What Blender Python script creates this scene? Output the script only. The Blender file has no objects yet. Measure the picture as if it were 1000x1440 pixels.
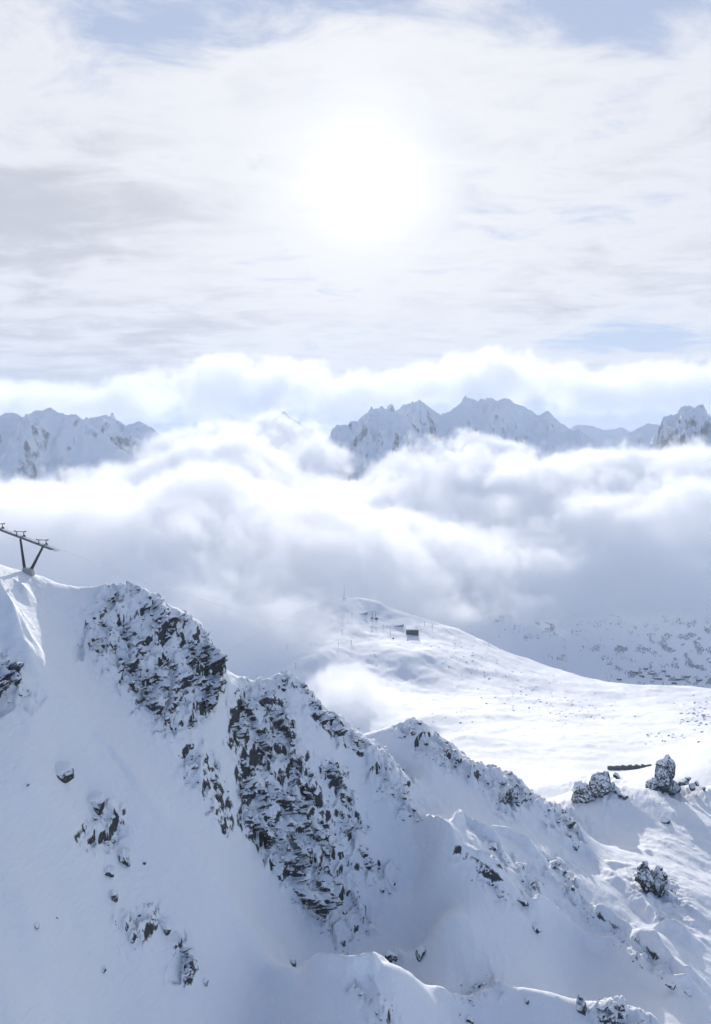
import bpy, bmesh, math, random, os
import numpy as np
from mathutils import Vector, Matrix
from mathutils.bvhtree import BVHTree

sc = bpy.context.scene
COL = sc.collection
R = math.radians

# ------------------------------------------------------------------ camera
F, CX, CY = 1400.0, 500.0, 720.0          # focal length and centre, in pixels of the 1000 x 1440 photograph
PITCH = R(4.9)
cam_d = bpy.data.cameras.new('camera')
cam_d.sensor_fit = 'VERTICAL'; cam_d.sensor_height = 36.0; cam_d.lens = 36.0 * F / 1440.0
cam_d.clip_start = 1.0; cam_d.clip_end = 200000.0
cam = bpy.data.objects.new('camera', cam_d); COL.objects.link(cam)
cam.rotation_euler = (R(90) - PITCH, 0, 0)
sc.camera = cam
cp, sp = math.cos(PITCH), math.sin(PITCH)

def ray(px, py):
    """pixel of the photograph -> direction with unit forward (Y) component"""
    u, v = (np.asarray(px, float) - CX) / F, (CY - np.asarray(py, float)) / F
    y = cp + v * sp
    return u / y, (-sp + v * cp) / y
def proj(x, y, z):
    fw = y * cp - z * sp
    return CX + F * x / fw, CY - F * (y * sp + z * cp) / fw

# ------------------------------------------------------------------ world, sun, exposure
SUN_X, SUN_E = ray(508, 248)
SUN_EL = math.atan2(SUN_E, math.hypot(1, SUN_X)); SUN_AZ = math.atan2(SUN_X, 1.0)   # azimuth from +Y towards +X
SUN_DIR = Vector((math.sin(SUN_AZ) * math.cos(SUN_EL), math.cos(SUN_AZ) * math.cos(SUN_EL), math.sin(SUN_EL)))
sun_d = bpy.data.lights.new('sun', 'SUN'); sun_d.energy = 2.8; sun_d.angle = R(0.8); sun_d.color = (1.0, 0.95, 0.88)
sun = bpy.data.objects.new('sun', sun_d); COL.objects.link(sun)
sun.rotation_euler = (-SUN_DIR).to_track_quat('-Z', 'Y').to_euler()
sc.view_settings.view_transform = 'Standard'; sc.view_settings.look = 'None'
sc.view_settings.exposure = 0.62; sc.view_settings.gamma = 1.0; sc.view_settings.use_curve_mapping = False
sc.cycles.use_denoising = True
sc.cycles.use_adaptive_sampling = True; sc.cycles.adaptive_threshold = 0.02
sc.cycles.max_bounces = 20; sc.cycles.volume_bounces = 18; sc.cycles.diffuse_bounces = 3
sc.cycles.glossy_bounces = 2; sc.cycles.transmission_bounces = 2; sc.cycles.transparent_max_bounces = 8
sc.cycles.volume_step_rate = 1.0; sc.cycles.volume_max_steps = 256

class NT:
    """small helper for node trees"""
    def __init__(s, tree): s.t = tree; s.n = tree.nodes; s.l = tree.links
    def new(s, typ, **kw):
        n = s.n.new(typ)
        for k, v in kw.items(): setattr(n, k, v)
        return n
    def put(s, sock, v):
        if v is None: return
        if isinstance(v, bpy.types.NodeSocket): s.l.new(v, sock)
        else: sock.default_value = v
    def math(s, op, a, b=None, c=None, clamp=False):
        n = s.new('ShaderNodeMath', operation=op, use_clamp=clamp)
        for i, v in enumerate((a, b, c)): s.put(n.inputs[i], v)
        return n.outputs[0]
    def vmath(s, op, a, b=None, scale=None):
        n = s.new('ShaderNodeVectorMath', operation=op)
        s.put(n.inputs[0], a); s.put(n.inputs[1], b)
        if scale is not None: s.put(n.inputs['Scale'], scale)
        return n.outputs['Value'] if op in ('DOT_PRODUCT', 'LENGTH', 'DISTANCE') else n.outputs['Vector']
    def noise(s, vec, scale, detail=5.0, rough=0.5, dist=0.0, lac=2.0, typ='FBM', norm=True):
        n = s.new('ShaderNodeTexNoise', noise_dimensions='3D')
        n.noise_type = typ
        if typ == 'FBM': n.normalize = norm
        s.put(n.inputs['Vector'], vec)
        for k, v in (('Scale', scale), ('Detail', detail), ('Roughness', rough), ('Distortion', dist), ('Lacunarity', lac)): s.put(n.inputs[k], v)
        return n.outputs[0]
    def ramp(s, v, a, b, lo=0.0, hi=1.0, kind='SMOOTHSTEP'):
        n = s.new('ShaderNodeMapRange', interpolation_type=kind)
        s.put(n.inputs['Value'], v)
        for k, q in (('From Min', a), ('From Max', b), ('To Min', lo), ('To Max', hi)): s.put(n.inputs[k], q)
        return n.outputs['Result']
    def mix(s, f, a, b):
        n = s.new('ShaderNodeMix', data_type='RGBA')
        s.put(n.inputs[0], f); s.put(n.inputs[6], a); s.put(n.inputs[7], b)
        return n.outputs[2]
    def comb(s, x, y, z):
        n = s.new('ShaderNodeCombineXYZ')
        for i, v in enumerate((x, y, z)): s.put(n.inputs[i], v)
        return n.outputs[0]
    def sep(s, v):
        n = s.new('ShaderNodeSeparateXYZ'); s.put(n.inputs[0], v); return n.outputs

def build_world():
    w = bpy.data.worlds.new('World'); sc.world = w; w.use_nodes = True
    t = NT(w.node_tree); t.n.clear()
    out = t.new('ShaderNodeOutputWorld'); bg = t.new('ShaderNodeBackground')
    sky = t.new('ShaderNodeTexSky', sky_type='NISHITA', sun_disc=False)
    sky.sun_elevation = SUN_EL; sky.sun_rotation = SUN_AZ
    sky.altitude = 2600.0; sky.air_density = 1.0; sky.dust_density = 0.15; sky.ozone_density = 1.5
    d = t.new('ShaderNodeTexCoord').outputs['Generated']
    x, y, z = t.sep(d)
    # a veil of high cloud: one layer at constant height, seen in perspective, thicker in some directions
    zc = t.math('ADD', t.math('MAXIMUM', z, 0.0), 0.10)
    p = t.comb(t.math('DIVIDE', x, zc), t.math('DIVIDE', y, zc), 0.0)
    
    big = t.noise(t.vmath('ADD', p, (3.1, 7.7, 0)), 0.55, 4, 0.55, 0.6)
    fine = t.noise(t.vmath('MULTIPLY', p, (1.0, 1.2, 1)), 2.6, 10, 0.66, 0.45)
    dens = t.math('ADD', t.math('MULTIPLY', big, 0.62), t.math('MULTIPLY', fine, 0.66)); dens = t.math('SUBTRACT', dens, 0.06)
    def lobe(px, py, wx, wy, amp):
        X, E = ray(px, py); v = Vector((float(X), 1, float(E))).normalized()
        right = Vector((v.y, -v.x, 0)).normalized(); up = right.cross(v)
        a = t.math('DIVIDE', t.vmath('DOT_PRODUCT', d, tuple(right)), wx)
        b = t.math('DIVIDE', t.vmath('DOT_PRODUCT', d, tuple(up)), wy)
        r2 = t.math('ADD', t.math('MULTIPLY', a, a), t.math('MULTIPLY', b, b))
        fr = t.ramp(t.vmath('DOT_PRODUCT', d, tuple(v)), 0.0, 0.3)
        return t.math('MULTIPLY', t.math('MULTIPLY', t.math('EXPONENT', t.math('MULTIPLY', r2, -1.0)), amp), fr)
    for a in SKY_LOBES: dens = t.math('ADD', dens, lobe(*a))
    ca0 = t.vmath('DOT_PRODUCT', d, tuple(SUN_DIR))
    dens = t.math('ADD', dens, t.ramp(ca0, -0.1, 0.88, -0.26, 0.0))          # the veil thins away from the sun: open blue sky behind the camera
    dens = t.math('ADD', dens, t.ramp(z, 0.02, 0.13, 0.20, 0.0))
    cover = t.math('MAXIMUM', t.ramp(dens, 0.34, 0.60), t.ramp(ca0, 0.3, 0.9, 0.0, 0.16))
    cover = t.math('MAXIMUM', cover, t.ramp(ca0, math.cos(R(9)), math.cos(R(4)), 0.0, 0.97))
    thick = t.ramp(dens, 0.50, 0.90)
    # forward scattering: the veil brightens towards the sun behind it
    ca = t.math('MINIMUM', t.math('MAXIMUM', t.vmath('DOT_PRODUCT', d, tuple(SUN_DIR)), -1.0), 1.0)
    ang = t.math('ARCCOSINE', ca)
    core = t.math('EXPONENT', t.math('MULTIPLY', t.math('POWER', t.math('DIVIDE', ang, R(3.4)), 2.0), -1.0))
    core = t.math('MULTIPLY', core, t.ramp(fine, 0.30, 0.62, 0.45, 1.45))
    halo = t.math('EXPONENT', t.math('DIVIDE', ang, -R(13)))
    lum = t.math('ADD', t.math('ADD', SKY_BASE, t.math('MULTIPLY', halo, SKY_HALO)), t.math('MULTIPLY', core, SKY_CORE))
    shade = t.math('ADD', t.ramp(thick, 0.0, 1.0, 1.08, 0.76), t.math('MULTIPLY', t.ramp(thick, 0.0, 1.0, 0.0, 0.22), t.ramp(ang, R(4), R(14), 1.0, 0.0)))
    ccol = t.vmath('SCALE', t.mix(halo, (0.93, 0.955, 1.03, 1), (1.0, 0.995, 0.99, 1)), None, t.math('MULTIPLY', lum, shade))
    skyc = t.vmath('SCALE', sky.outputs[0], None, SKY_STR)
    skyc = t.vmath('ADD', t.vmath('MULTIPLY', skyc, (0.87, 0.87, 0.99)), t.vmath('SCALE', (1.0, 0.99, 0.97), None, t.math('MULTIPLY', core, 0.6)))
    skyc = t.mix(t.ramp(ca0, 0.45, 0.93, 0.0, 0.85), skyc, (0.262, 0.312, 0.435, 1))      # thin ice haze greys the blue towards the sun
    ccol = t.vmath('MULTIPLY', ccol, t.mix(thick, (1, 1, 1, 1), (0.965, 0.985, 1.05, 1)))
    col = t.mix(cover, skyc, ccol)
    t.l.new(col, bg.inputs[0]); bg.inputs[1].default_value = 1.0
    t.l.new(bg.outputs[0], out.inputs[0])
SKY_STR, SKY_BASE, SKY_HALO, SKY_CORE = 0.130, 0.52, 0.085, 0.15
SKY_LOBES = [(240, 30, .12, .035, -.22), (860, -10, .10, .03, -.22), (520, -30, .12, .04, -.12), (930, 478, .16, .018, -.30),
             (500, 260, .16, .12, .06), (60, 300, .16, .05, .25), (700, 390, .25, .06, .05), (400, 150, .2, .06, .05), (300, 440, .25, .05, .05)]
build_world()

# ------------------------------------------------------------------ numpy noise
_rng = np.random.RandomState(7)
_perm = np.tile(_rng.permutation(256), 3)
_grad = _rng.normal(size=(256, 3)); _grad /= np.linalg.norm(_grad, axis=1)[:, None]
def perlin(x, y, z=0.0):
    x, y, z = np.broadcast_arrays(np.asarray(x, float), np.asarray(y, float), np.asarray(z, float))
    xi, yi, zi = np.floor(x).astype(int), np.floor(y).astype(int), np.floor(z).astype(int)
    xf, yf, zf = x - xi, y - yi, z - zi
    u, v, w = (q * q * q * (q * (q * 6 - 15) + 10) for q in (xf, yf, zf))
    xi &= 255; yi &= 255; zi &= 255
    def g(i, j, k):
        h = _perm[_perm[_perm[xi + i] + yi + j] + zi + k]
        G = _grad[h]
        return G[..., 0] * (xf - i) + G[..., 1] * (yf - j) + G[..., 2] * (zf - k)
    l = lambda a, b, t: a + t * (b - a)
    return 1.6 * l(l(l(g(0,0,0), g(1,0,0), u), l(g(0,1,0), g(1,1,0), u), v), l(l(g(0,0,1), g(1,0,1), u), l(g(0,1,1), g(1,1,1), u), v), w)
def fbm(x, y, z=0.0, oct=4, gain=0.5, lac=2.03):
    s = 0; a = 1.0
    for i in range(oct):
        s = s + a * perlin(x + 17.3 * i, y + 5.1 * i, z + 9.7 * i); x, y, z = x * lac, y * lac, np.asarray(z) * lac; a *= gain
    return s
def ridged(x, y, z=0.0, oct=5, gain=0.5, lac=2.05):
    s = 0; a = 1.0; pw = 1.0
    for i in range(oct):
        n = 1 - np.abs(perlin(x + 31.7 * i, y + 3.3 * i, z)); n = n * n
        s = s + a * n * pw; pw = np.clip(n * 1.4, 0, 1); x, y = x * lac, y * lac; a *= gain
    return s
def sstep(a, b, x):
    t = np.clip((x - a) / (b - a), 0, 1); return t * t * (3 - 2 * t)

# ------------------------------------------------------------------ the ground: measured points (pixel, pixel, metres ahead) joined by a smooth surface
CP = []
def pt(px, py, d): X, E = ray(px, py); CP.append((float(X), d, float(E) * d))
def hid(px, d, z): X, E = ray(px, 1000); CP.append((float(X), d, z))     # a point out of sight, by height
def line(pts, step=0.014):
    for a, b in zip(pts[:-1], pts[1:]):
        n = max(1, int(math.hypot((b[0] - a[0]) / F, (b[1] - a[1]) / F * 0.8) / step))
        for i in range(n): t = i / n; pt(*(a[k] + (b[k] - a[k]) * t for k in range(3)))
    pt(*pts[-1])
def back(pts, dd=45, dz=45):
    """far side of a crest, falling away"""
    for px, py, d in pts:
        X, E = ray(px, py); CP.append((float(X), d + dd, float(E) * d - dz))
def col(px, py, d, *rest):
    """walk down a face from (px, py, d): each step a pixel row and the slope of the ground to it"""
    X, E = ray(px, py); CP.append((float(X), d, float(E) * d)); z = float(E) * d
    for q, s in rest:
        X, E = ray(px, q); E = float(E); d = (s * d - z) / (s - E); z = E * d; CP.append((float(X), d, z))

CREST = [(-170, 742, 372), (-80, 764, 380), (0, 790, 388), (40, 803, 395), (75, 815, 400), (110, 824, 408), (150, 821, 414), (200, 830, 418), (235, 850, 420),
         (285, 880, 425), (305, 915, 428), (320, 948, 432), (345, 958, 440), (370, 957, 448), (395, 945, 456), (420, 950, 461), (445, 985, 467),
         (490, 1018, 475), (530, 1047, 473), (560, 1088, 462), (585, 1145, 446), (605, 1168, 431), (620, 1183, 420)]
RIDGE = [(470, 1040, 503), (500, 1034, 506), (530, 1027, 509), (560, 1019, 515), (590, 1013, 522), (640, 1050, 520), (665, 1073, 518), (720, 1086, 522), (745, 1110, 520), (790, 1140, 515), (815, 1165, 512)]
KNOLL = [(600, 1384, 330), (655, 1397, 340), (700, 1380, 345), (760, 1392, 338), (825, 1414, 331), (870, 1404, 330), (910, 1440, 322), (960, 1490, 312)]
line(CREST); line(RIDGE); line(KNOLL)
back(CREST[:17:2], 40, 50); back(RIDGE[0::2], 35, 30); back([(a, b, d) for a, b, d in CREST[17:20]], 22, 14)
back(CREST[:17:3], 120, 130)
SL = .72
col(-170, 742, 372, (900, .45), (1100, SL), (1300, SL), (1480, SL), (1700, SL))
col(-80, 764, 380, (900, .45), (1100, SL), (1300, SL), (1480, SL), (1700, SL))
col(0, 790, 388, (900, .42), (1000, .70), (1150, SL), (1300, SL), (1480, SL), (1700, SL))
col(50, 806, 397, (930, .42), (1000, .68), (1100, SL), (1300, SL), (1480, SL), (1700, SL))
col(100, 822, 406, (900, .80), (960, .36), (1100, .74), (1300, SL), (1480, SL), (1700, SL))
col(150, 821, 414, (900, 1.0), (970, .75), (1035, .45), (1150, .75), (1300, .74), (1480, .72), (1700, SL))
col(200, 830, 418, (930, 1.05), (1030, .95), (1065, .6), (1110, .42), (1250, .76), (1350, .75), (1480, .7), (1700, SL))
col(245, 855, 421, (960, 1.15), (1035, 1.0), (1090, .72), (1130, .6), (1172, .42), (1300, .76), (1480, .72), (1700, SL))
col(290, 880, 426, (975, 1.25), (1030, 1.0), (1100, .75), (1170, .85), (1205, .55), (1238, .42), (1350, .75), (1480, .7), (1700, SL))
col(325, 950, 433, (1010, .8), (1080, .8), (1180, .78), (1245, .6), (1280, .42), (1380, .75), (1480, .72), (1700, SL))
col(365, 957, 447, (1020, .95), (1100, 1.15), (1190, 1.15), (1240, .7), (1290, .62)); col(365, 1325, 352, (1400, .72), (1480, .7), (1700, SL))
col(400, 944, 457, (1000, 1.0), (1100, 1.2), (1230, 1.15), (1300, .7), (1335, .6)); col(400, 1357, 338, (1480, .72), (1700, SL))
col(450, 990, 467, (1080, .72), (1110, 1.1), (1200, 1.15), (1310, 1.1), (1348, .62)); col(450, 1368, 322, (1480, .74), (1700, SL)); hid(450, 356, -216)
col(500, 1024, 475, (1100, .75), (1200, .85), (1300, 1.05), (1350, .62)); col(500, 1370, 317, (1480, .76), (1700, SL)); hid(500, 352, -217)
col(550, 1072, 467, (1160, .78), (1260, .8), (1338, .66)); col(550, 1357, 318, (1480, .78), (1700, SL)); hid(550, 354, -216)
col(585, 1148, 452, (1250, .78), (1345, .66)); col(585, 1372, 324, (1480, .8), (1700, SL)); hid(585, 360, -222)
col(620, 1183, 420, (1290, .55), (1370, .50))
col(560, 1020, 515, (1060, .7))
col(600, 1018, 522, (1080, .35), (1145, .25))
col(640, 1052, 520, (1100, .25), (1155, .05), (1192, .0), (1290, .5), (1385, .5))
col(698, 1081, 521, (1125, .2), (1190, .05), (1231, .02), (1300, .46), (1372, .45))
col(755, 1116, 519, (1150, .15), (1195, .0), (1285, .15), (1340, .5), (1385, .38))
col(815, 1166, 512, (1220, .1), (1278, .02), (1330, .45), (1400, .32))
for px, dz in ((660, 0), (720, -2), (780, -2), (840, -5), (900, -12)): hid(px, 356, -222 + dz)
for a in ((655, 1397, 340), (700, 1380, 345), (760, 1392, 338), (825, 1414, 331), (870, 1404, 330), (910, 1440, 322), (960, 1490, 312)):
    col(*a, (a[1] + 60, .85), (a[1] + 250, .75))
for a in ((850, 1125, 582), (850, 1200, 505), (850, 1287, 432), (900, 1128, 580), (900, 1230, 478), (900, 1325, 410), (950, 1125, 600), (950, 1200, 520), (950, 1300, 432), (950, 1400, 375),
          (1000, 1105, 620), (1000, 1160, 560), (1000, 1250, 475), (1000, 1350, 405), (1000, 1420, 368), (1000, 1500, 335), (1100, 1180, 575), (1100, 1300, 455), (1100, 1450, 375), (1100, 1600, 310),
          (1200, 1200, 585), (1200, 1400, 420), (1300, 1250, 575), (1300, 1500, 380), (790, 1165, 542), (780, 1120, 612), (840, 1105, 612)):
    pt(*a)
col(850, 1287, 432, (1345, .5), (1400, .36)); col(900, 1325, 410, (1400, .4))
# shelf edge and the plateau beyond
for px in (620, 700, 780, 860, 940, 1020, 1100): hid(px, 760, -318); hid(px, 690, -268 if px > 800 else -285)
for px in (300, 400, 500, 560): hid(px, 640, -290); hid(px, 820, -380)
for px in (-100, 0, 100, 200): hid(px, 620, -260); hid(px, 900, -480)
for a in ((620, 1075, 1130), (700, 1075, 1130), (780, 1078, 1120), (840, 1082, 1105), (900, 1084, 1100), (700, 1060, 1230), (790, 1062, 1220), (880, 1066, 1190), (640, 1040, 1340), (740, 1045, 1310), (820, 1045, 1310), (900, 1048, 1280),
          (960, 1076, 1010), (1000, 1045, 1040), (1000, 1090, 930), (1080, 1010, 1050), (960, 1050, 1180), (940, 1030, 1400),
          (760, 1105, 960), (860, 1100, 980)):
    pt(*a)
# the rounded hill with the lift stations
line([(310, 935, 2500), (350, 915, 2600), (400, 878, 2750), (440, 850, 2820), (485, 840, 2830), (530, 846, 2800), (590, 866, 2740), (630, 883, 2680), (660, 902, 2600), (720, 935, 2450),
      (800, 961, 2300), (860, 968, 2220), (900, 968, 2200), (1000, 976, 2150), (1100, 985, 2100)], 0.03)
for a in ((480, 870, 2640), (540, 900, 2480), (600, 925, 2300), (560, 960, 2150), (650, 950, 2220), (600, 1000, 1880), (520, 1000, 1920), (560, 1030, 1700), (430, 930, 2320), (360, 960, 2380), (450, 1000, 1950), (660, 1000, 1820),
          (660, 1030, 1550), (720, 985, 2000), (720, 1020, 1650), (780, 1000, 1850), (840, 990, 1980), (850, 1020, 1600), (920, 985, 2000), (950, 1000, 1780), (1000, 1000, 1800), (960, 1022, 1500), (1050, 1000, 1700), (575, 889, 2560), (525, 868, 2680), (250, 960, 2500)):
    pt(*a)
for px, z in ((310, -900), (400, -850), (485, -800), (590, -900), (700, -1000), (800, -1050), (900, -1050), (1000, -1050)): hid(px, 3350, z)
# valley floor and its far side
for a in ((860, 957, 4450), (930, 955, 4500), (1000, 958, 4400), (1000, 925, 4800), (900, 930, 4800), (850, 925, 4750), (800, 930, 4300), (740, 915, 4200), (690, 880, 4500), (760, 885, 4900), (850, 870, 5400), (950, 870, 5400), (1000, 850, 5700),
          (650, 850, 5000), (720, 830, 5600), (820, 820, 6000), (900, 800, 6400), (700, 760, 7000), (820, 740, 7500), (950, 740, 7500), (600, 800, 6500)):
    pt(*a)
for px in (-200, 0, 200, 400): hid(px, 1600, -800); hid(px, 3500, -1150); hid(px, 6000, -1100)
for px in (-200, 0, 100): hid(px, 2500, -1000)
for px in (-200, 100, 400, 700, 1000, 1200): hid(px, 10500, -600); hid(px, 20000, -700); hid(px, 50000, -800)
CPA = np.array(CP); CQ = np.c_[CPA[:, 0], np.log(CPA[:, 1])]; CE = CPA[:, 2] / CPA[:, 1]
C2 = 0.012 ** 2
_A = np.sqrt(((CQ[:, None] - CQ[None]) ** 2).sum(-1) + C2)
_n = len(CQ); _M = np.zeros((_n + 3, _n + 3)); _M[:_n, :_n] = _A - np.eye(_n) * 0.004; _M[:_n, _n] = 1; _M[:_n, _n + 1] = CQ[:, 0]; _M[:_n, _n + 2] = CQ[:, 1]
_M[_n, :_n] = 1; _M[_n + 1:, :_n] = CQ.T
_W = np.linalg.solve(_M, np.r_[CE, 0, 0, 0])
def base_e(X, L):
    sh = np.shape(X); X = np.ravel(X); L = np.ravel(L); o = np.empty(len(X))
    for i in range(0, len(X), 20000):
        a, b = X[i:i + 20000], L[i:i + 20000]
        r = np.sqrt((a[:, None] - CQ[:, 0]) ** 2 + (b[:, None] - CQ[:, 1]) ** 2 + C2)
        o[i:i + 20000] = r @ _W[:_n] + _W[_n] + _W[_n + 1] * a + _W[_n + 2] * b
    return o.reshape(sh)
gx = np.unique(np.r_[np.linspace(-.66, -.42, 30), np.linspace(-.42, .42, 680), np.linspace(.42, .66, 30)])
gd = np.unique(np.r_[np.linspace(170, 250, 30), np.linspace(250, 560, 470), np.geomspace(560, 1200, 130), np.geomspace(1200, 3000, 220), np.geomspace(3000, 8000, 110), np.geomspace(8000, 60000, 40)])
GX, GD = np.meshgrid(gx, gd, indexing='ij')
_cx, _cd = gx[::3], gd[::2]
def upsample(v):                                   # bilinear from the coarse evaluation grid
    i = np.interp(gx, _cx, np.arange(len(_cx))); j = np.interp(np.log(gd), np.log(_cd), np.arange(len(_cd)))
    i0 = np.clip(i.astype(int), 0, len(_cx) - 2); j0 = np.clip(j.astype(int), 0, len(_cd) - 2); fi = (i - i0)[:, None]; fj = (j - j0)[None]
    return (v[i0][:, j0] * (1 - fi) * (1 - fj) + v[i0 + 1][:, j0] * fi * (1 - fj) + v[i0][:, j0 + 1] * (1 - fi) * fj + v[i0 + 1][:, j0 + 1] * fi * fj)
GZ = upsample(base_e(*np.meshgrid(_cx, np.log(_cd), indexing='ij'))) * GD
WX = GX * GD
def ground_hit(px, py, dmin=240, dmax=None):
    """first meeting of a pixel's ray with the ground sheet"""
    X, E = ray(px, py); X = float(X); E = float(E)
    i = np.clip(np.searchsorted(gx, X) - 1, 0, len(gx) - 2); f = (X - gx[i]) / (gx[i + 1] - gx[i])
    zl = GZ[i] * (1 - f) + GZ[i + 1] * f
    m = (zl - E * gd >= 0) & (gd > dmin)
    k = int(np.argmax(m))
    if not m[k] or k == 0: return None
    a = E * gd[k - 1] - zl[k - 1]; b = zl[k] - E * gd[k]
    d = gd[k - 1] + (gd[k] - gd[k - 1]) * (a / max(a + b, 1e-9) if a > 0 else 1)
    return Vector((X * d, d, E * d))

# relief: lips (wind crests with a gentle bench behind), ripples, gullies
def seg_dist(px, py, A, B):
    ab = B - A; t = np.clip(((px - A[0]) * ab[0] + (py - A[1]) * ab[1]) / (ab @ ab + 1e-9), 0, 1)
    return np.hypot(px - A[0] - t * ab[0], py - A[1] - t * ab[1]), t
def add_lip(pts, height, front=5.0, rear=9.0, vary=0.5):
    global GZ
    P = [ground_hit(a, b) for a, b in pts]; P = [np.array((q.x, q.y)) for q in P if q is not None]
    if len(P) < 2: return
    P = np.array(P)
    lo, hi = P.min(0) - 25, P.max(0) + 25
    js = np.where((gd > lo[1]) & (gd < hi[1]))[0]; is_ = np.where((gx * P[:, 1].mean() > lo[0] - 30) & (gx * P[:, 1].mean() < hi[0] + 30))[0]
    S = np.ix_(is_, js); x, y = WX[S], GD[S]
    x = x + 2.2 * fbm(x / 13, y / 13, 4.0, 3)
    y2 = y + 2.2 * fbm(x / 11, y / 11, 9.0, 3)
    best = np.full(x.shape, 1e9); sgn = np.zeros_like(x); along = np.zeros_like(x); L = 0
    for A, B in zip(P[:-1], P[1:]):
        dd, t = seg_dist(x, y2, A, B); ab = B - A
        cr = (ab[0] * (y2 - A[1]) - ab[1] * (x - A[0]))
        m = dd < best; best = np.where(m, dd, best); sgn = np.where(m, np.sign(cr) * np.sign(ab[0] + 1e-9), sgn); along = np.where(m, L + t * np.hypot(*ab), along); L += np.hypot(*ab)
    u = best * sgn            # > 0 behind (farther), < 0 in front
    prof = np.where(u > 0, np.clip(1 - u / rear, 0, 1), sstep(0, 1, 1 + u / front))
    fade = sstep(0, 12, along) * sstep(0, 12, L - along) * np.clip(1 + vary * 2.0 * perlin(along / 17, 3.3 + P[0, 0]), 0.15, 1.7)
    GZ[S] = GZ[S] + height * prof * fade
LIPS = [
    ([(0, 820), (40, 900), (75, 960), (110, 1000), (150, 1045), (200, 1112), (260, 1185), (330, 1280), (385, 1338), (415, 1360)], 1.6, 4, 12),
    ([(412, 1360), (450, 1368), (490, 1368), (525, 1362), (555, 1350), (580, 1358)], 3.2, 4, 8),
    ([(602, 1388), (625, 1392), (655, 1400)], 2.2, 4, 9),
    ([(586, 1152), (605, 1170), (640, 1192), (698, 1231), (735, 1268)], 3.6, 5, 9),
    ([(735, 1268), (760, 1285), (800, 1302), (855, 1330), (890, 1360), (940, 1388), (1000, 1408)], 3.0, 5, 9),
    ([(626, 1156), (650, 1158), (676, 1174), (698, 1192), (715, 1210)], 3.4, 4, 8),
    ([(687, 1160), (715, 1172), (748, 1195), (772, 1215)], 3.0, 4, 7),
    ([(818, 1275), (850, 1287), (880, 1310), (930, 1350), (1000, 1398)], 3.2, 6, 9),
    ([(758, 1165), (790, 1180), (830, 1200), (880, 1250), (930, 1300), (1000, 1345)], 2.4, 6, 10),
    ([(840, 1205), (880, 1215), (905, 1222)], 2.0, 5, 8),
    ([(524, 1047), (536, 1056), (550, 1074)], 3.0, 4, 9),
    ([(540, 1082), (556, 1095), (570, 1112)], 3.2, 4, 9),
    ([(590, 1155), (620, 1186), (650, 1215)], 2.0, 4, 7),
    ([(-30, 815), (0, 850), (25, 900), (50, 945), (66, 985)], 5.0, 8, 14),
    ([(28, 812), (40, 840), (48, 858)], 2.2, 4, 7),
    ([(960, 1300), (1000, 1318)], 2.0, 5, 8),
    ([(690, 1245), (720, 1275), (738, 1290)], 1.6, 4, 7),
]
for k_, (pts, h, fr, re) in enumerate(LIPS): add_lip(pts, h * (1.6 if k_ else 1.0), fr, re * .60)

far = sstep(800, 2500, GD)
x, y = WX, GD
nf = sstep(1500, 700, GD)
GZ = GZ + nf * (1.1 * fbm(x / 46, y / 46, 1.0, 4, 0.42) + 0.18 * fbm((x * .8 + y * .6) / 7, (y * .8 - x * .6) / 16, 2.0, 3))
run = ridged((x * .86 + y * .5) / 9, (y * .86 - x * .5) / 75 + .3 * x / 40, 3.0, 3) - .8
GZ = GZ + nf * .22 * run * sstep(.0, .5, fbm(x / 60, y / 60, 8.0, 2)) + nf * .30 * fbm(x / 4.5, y / 9, 12.0, 3)
shelf = sstep(90, 170, WX - (GD - 500) * 0.1) * sstep(880, 640, GD) * sstep(330, 400, GD)
GZ = GZ + shelf * (2.2 * fbm((x * .85 + y * .5) / 26, (y * .85 - x * .5) / 60, 5.0, 4, 0.5))
mid = sstep(900, 1300, GD) * sstep(7000, 3600, GD)
GZ = GZ + mid * (10 * fbm(x / 320, y / 440, 3.0, 7, 0.50) + 5.0 * (ridged((x * .9 + y * .4) / 170, (y * .9 - x * .4) / 330, 0, 5, .55) - .8))
GZ = GZ + sstep(3000, 4500, GD) * 60 * fbm(x / 900, y / 900, 6.0, 6, 0.5)

def visible_hits(PX, PY):
    """ground points seen at pixels; nan where the sky or far ground is seen"""
    X, E = ray(PX, PY); sh = X.shape; X = X.ravel(); E = E.ravel(); out = np.full((len(X), 3), np.nan)
    i = np.clip(np.searchsorted(gx, X) - 1, 0, len(gx) - 2)
    for k in np.unique(i):
        m = np.where(i == k)[0]; f = ((X[m] - gx[k]) / (gx[k + 1] - gx[k])).mean()
        zl = GZ[k] * (1 - f) + GZ[k + 1] * f; ok = gd > 245
        prof = np.where(ok, zl / gd, -9); cm = np.maximum.accumulate(prof)
        j = np.searchsorted(cm, E[m]); good = (j > 0) & (j < len(gd)); j = np.clip(j, 1, len(gd) - 1)
        e0, e1 = prof[j - 1], prof[j]; t = np.clip((E[m] - e0) / np.where(np.abs(e1 - e0) < 1e-9, 1e-9, e1 - e0), 0, 1)
        d = gd[j - 1] + t * (gd[j] - gd[j - 1]); d = np.where(good, d, np.nan)
        out[m] = np.c_[X[m] * d, d, E[m] * d]
    return out.reshape(sh + (3,))
def poly_sd(PX, PY, poly):
    """signed distance to a polygon in pixels, > 0 inside"""
    P = np.array(poly, float); best = np.full(PX.shape, 1e9); ins = np.zeros(PX.shape, bool)
    for A, B in zip(P, np.roll(P, -1, 0)):
        dd, _ = seg_dist(PX, PY, A, B); best = np.minimum(best, dd)
        c = ((A[1] > PY) != (B[1] > PY)); xx = (B[0] - A[0]) * (PY - A[1]) / (B[1] - A[1] + 1e-12) + A[0]
        ins ^= c & (PX < xx)
    return np.where(ins, best, -best)
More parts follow.
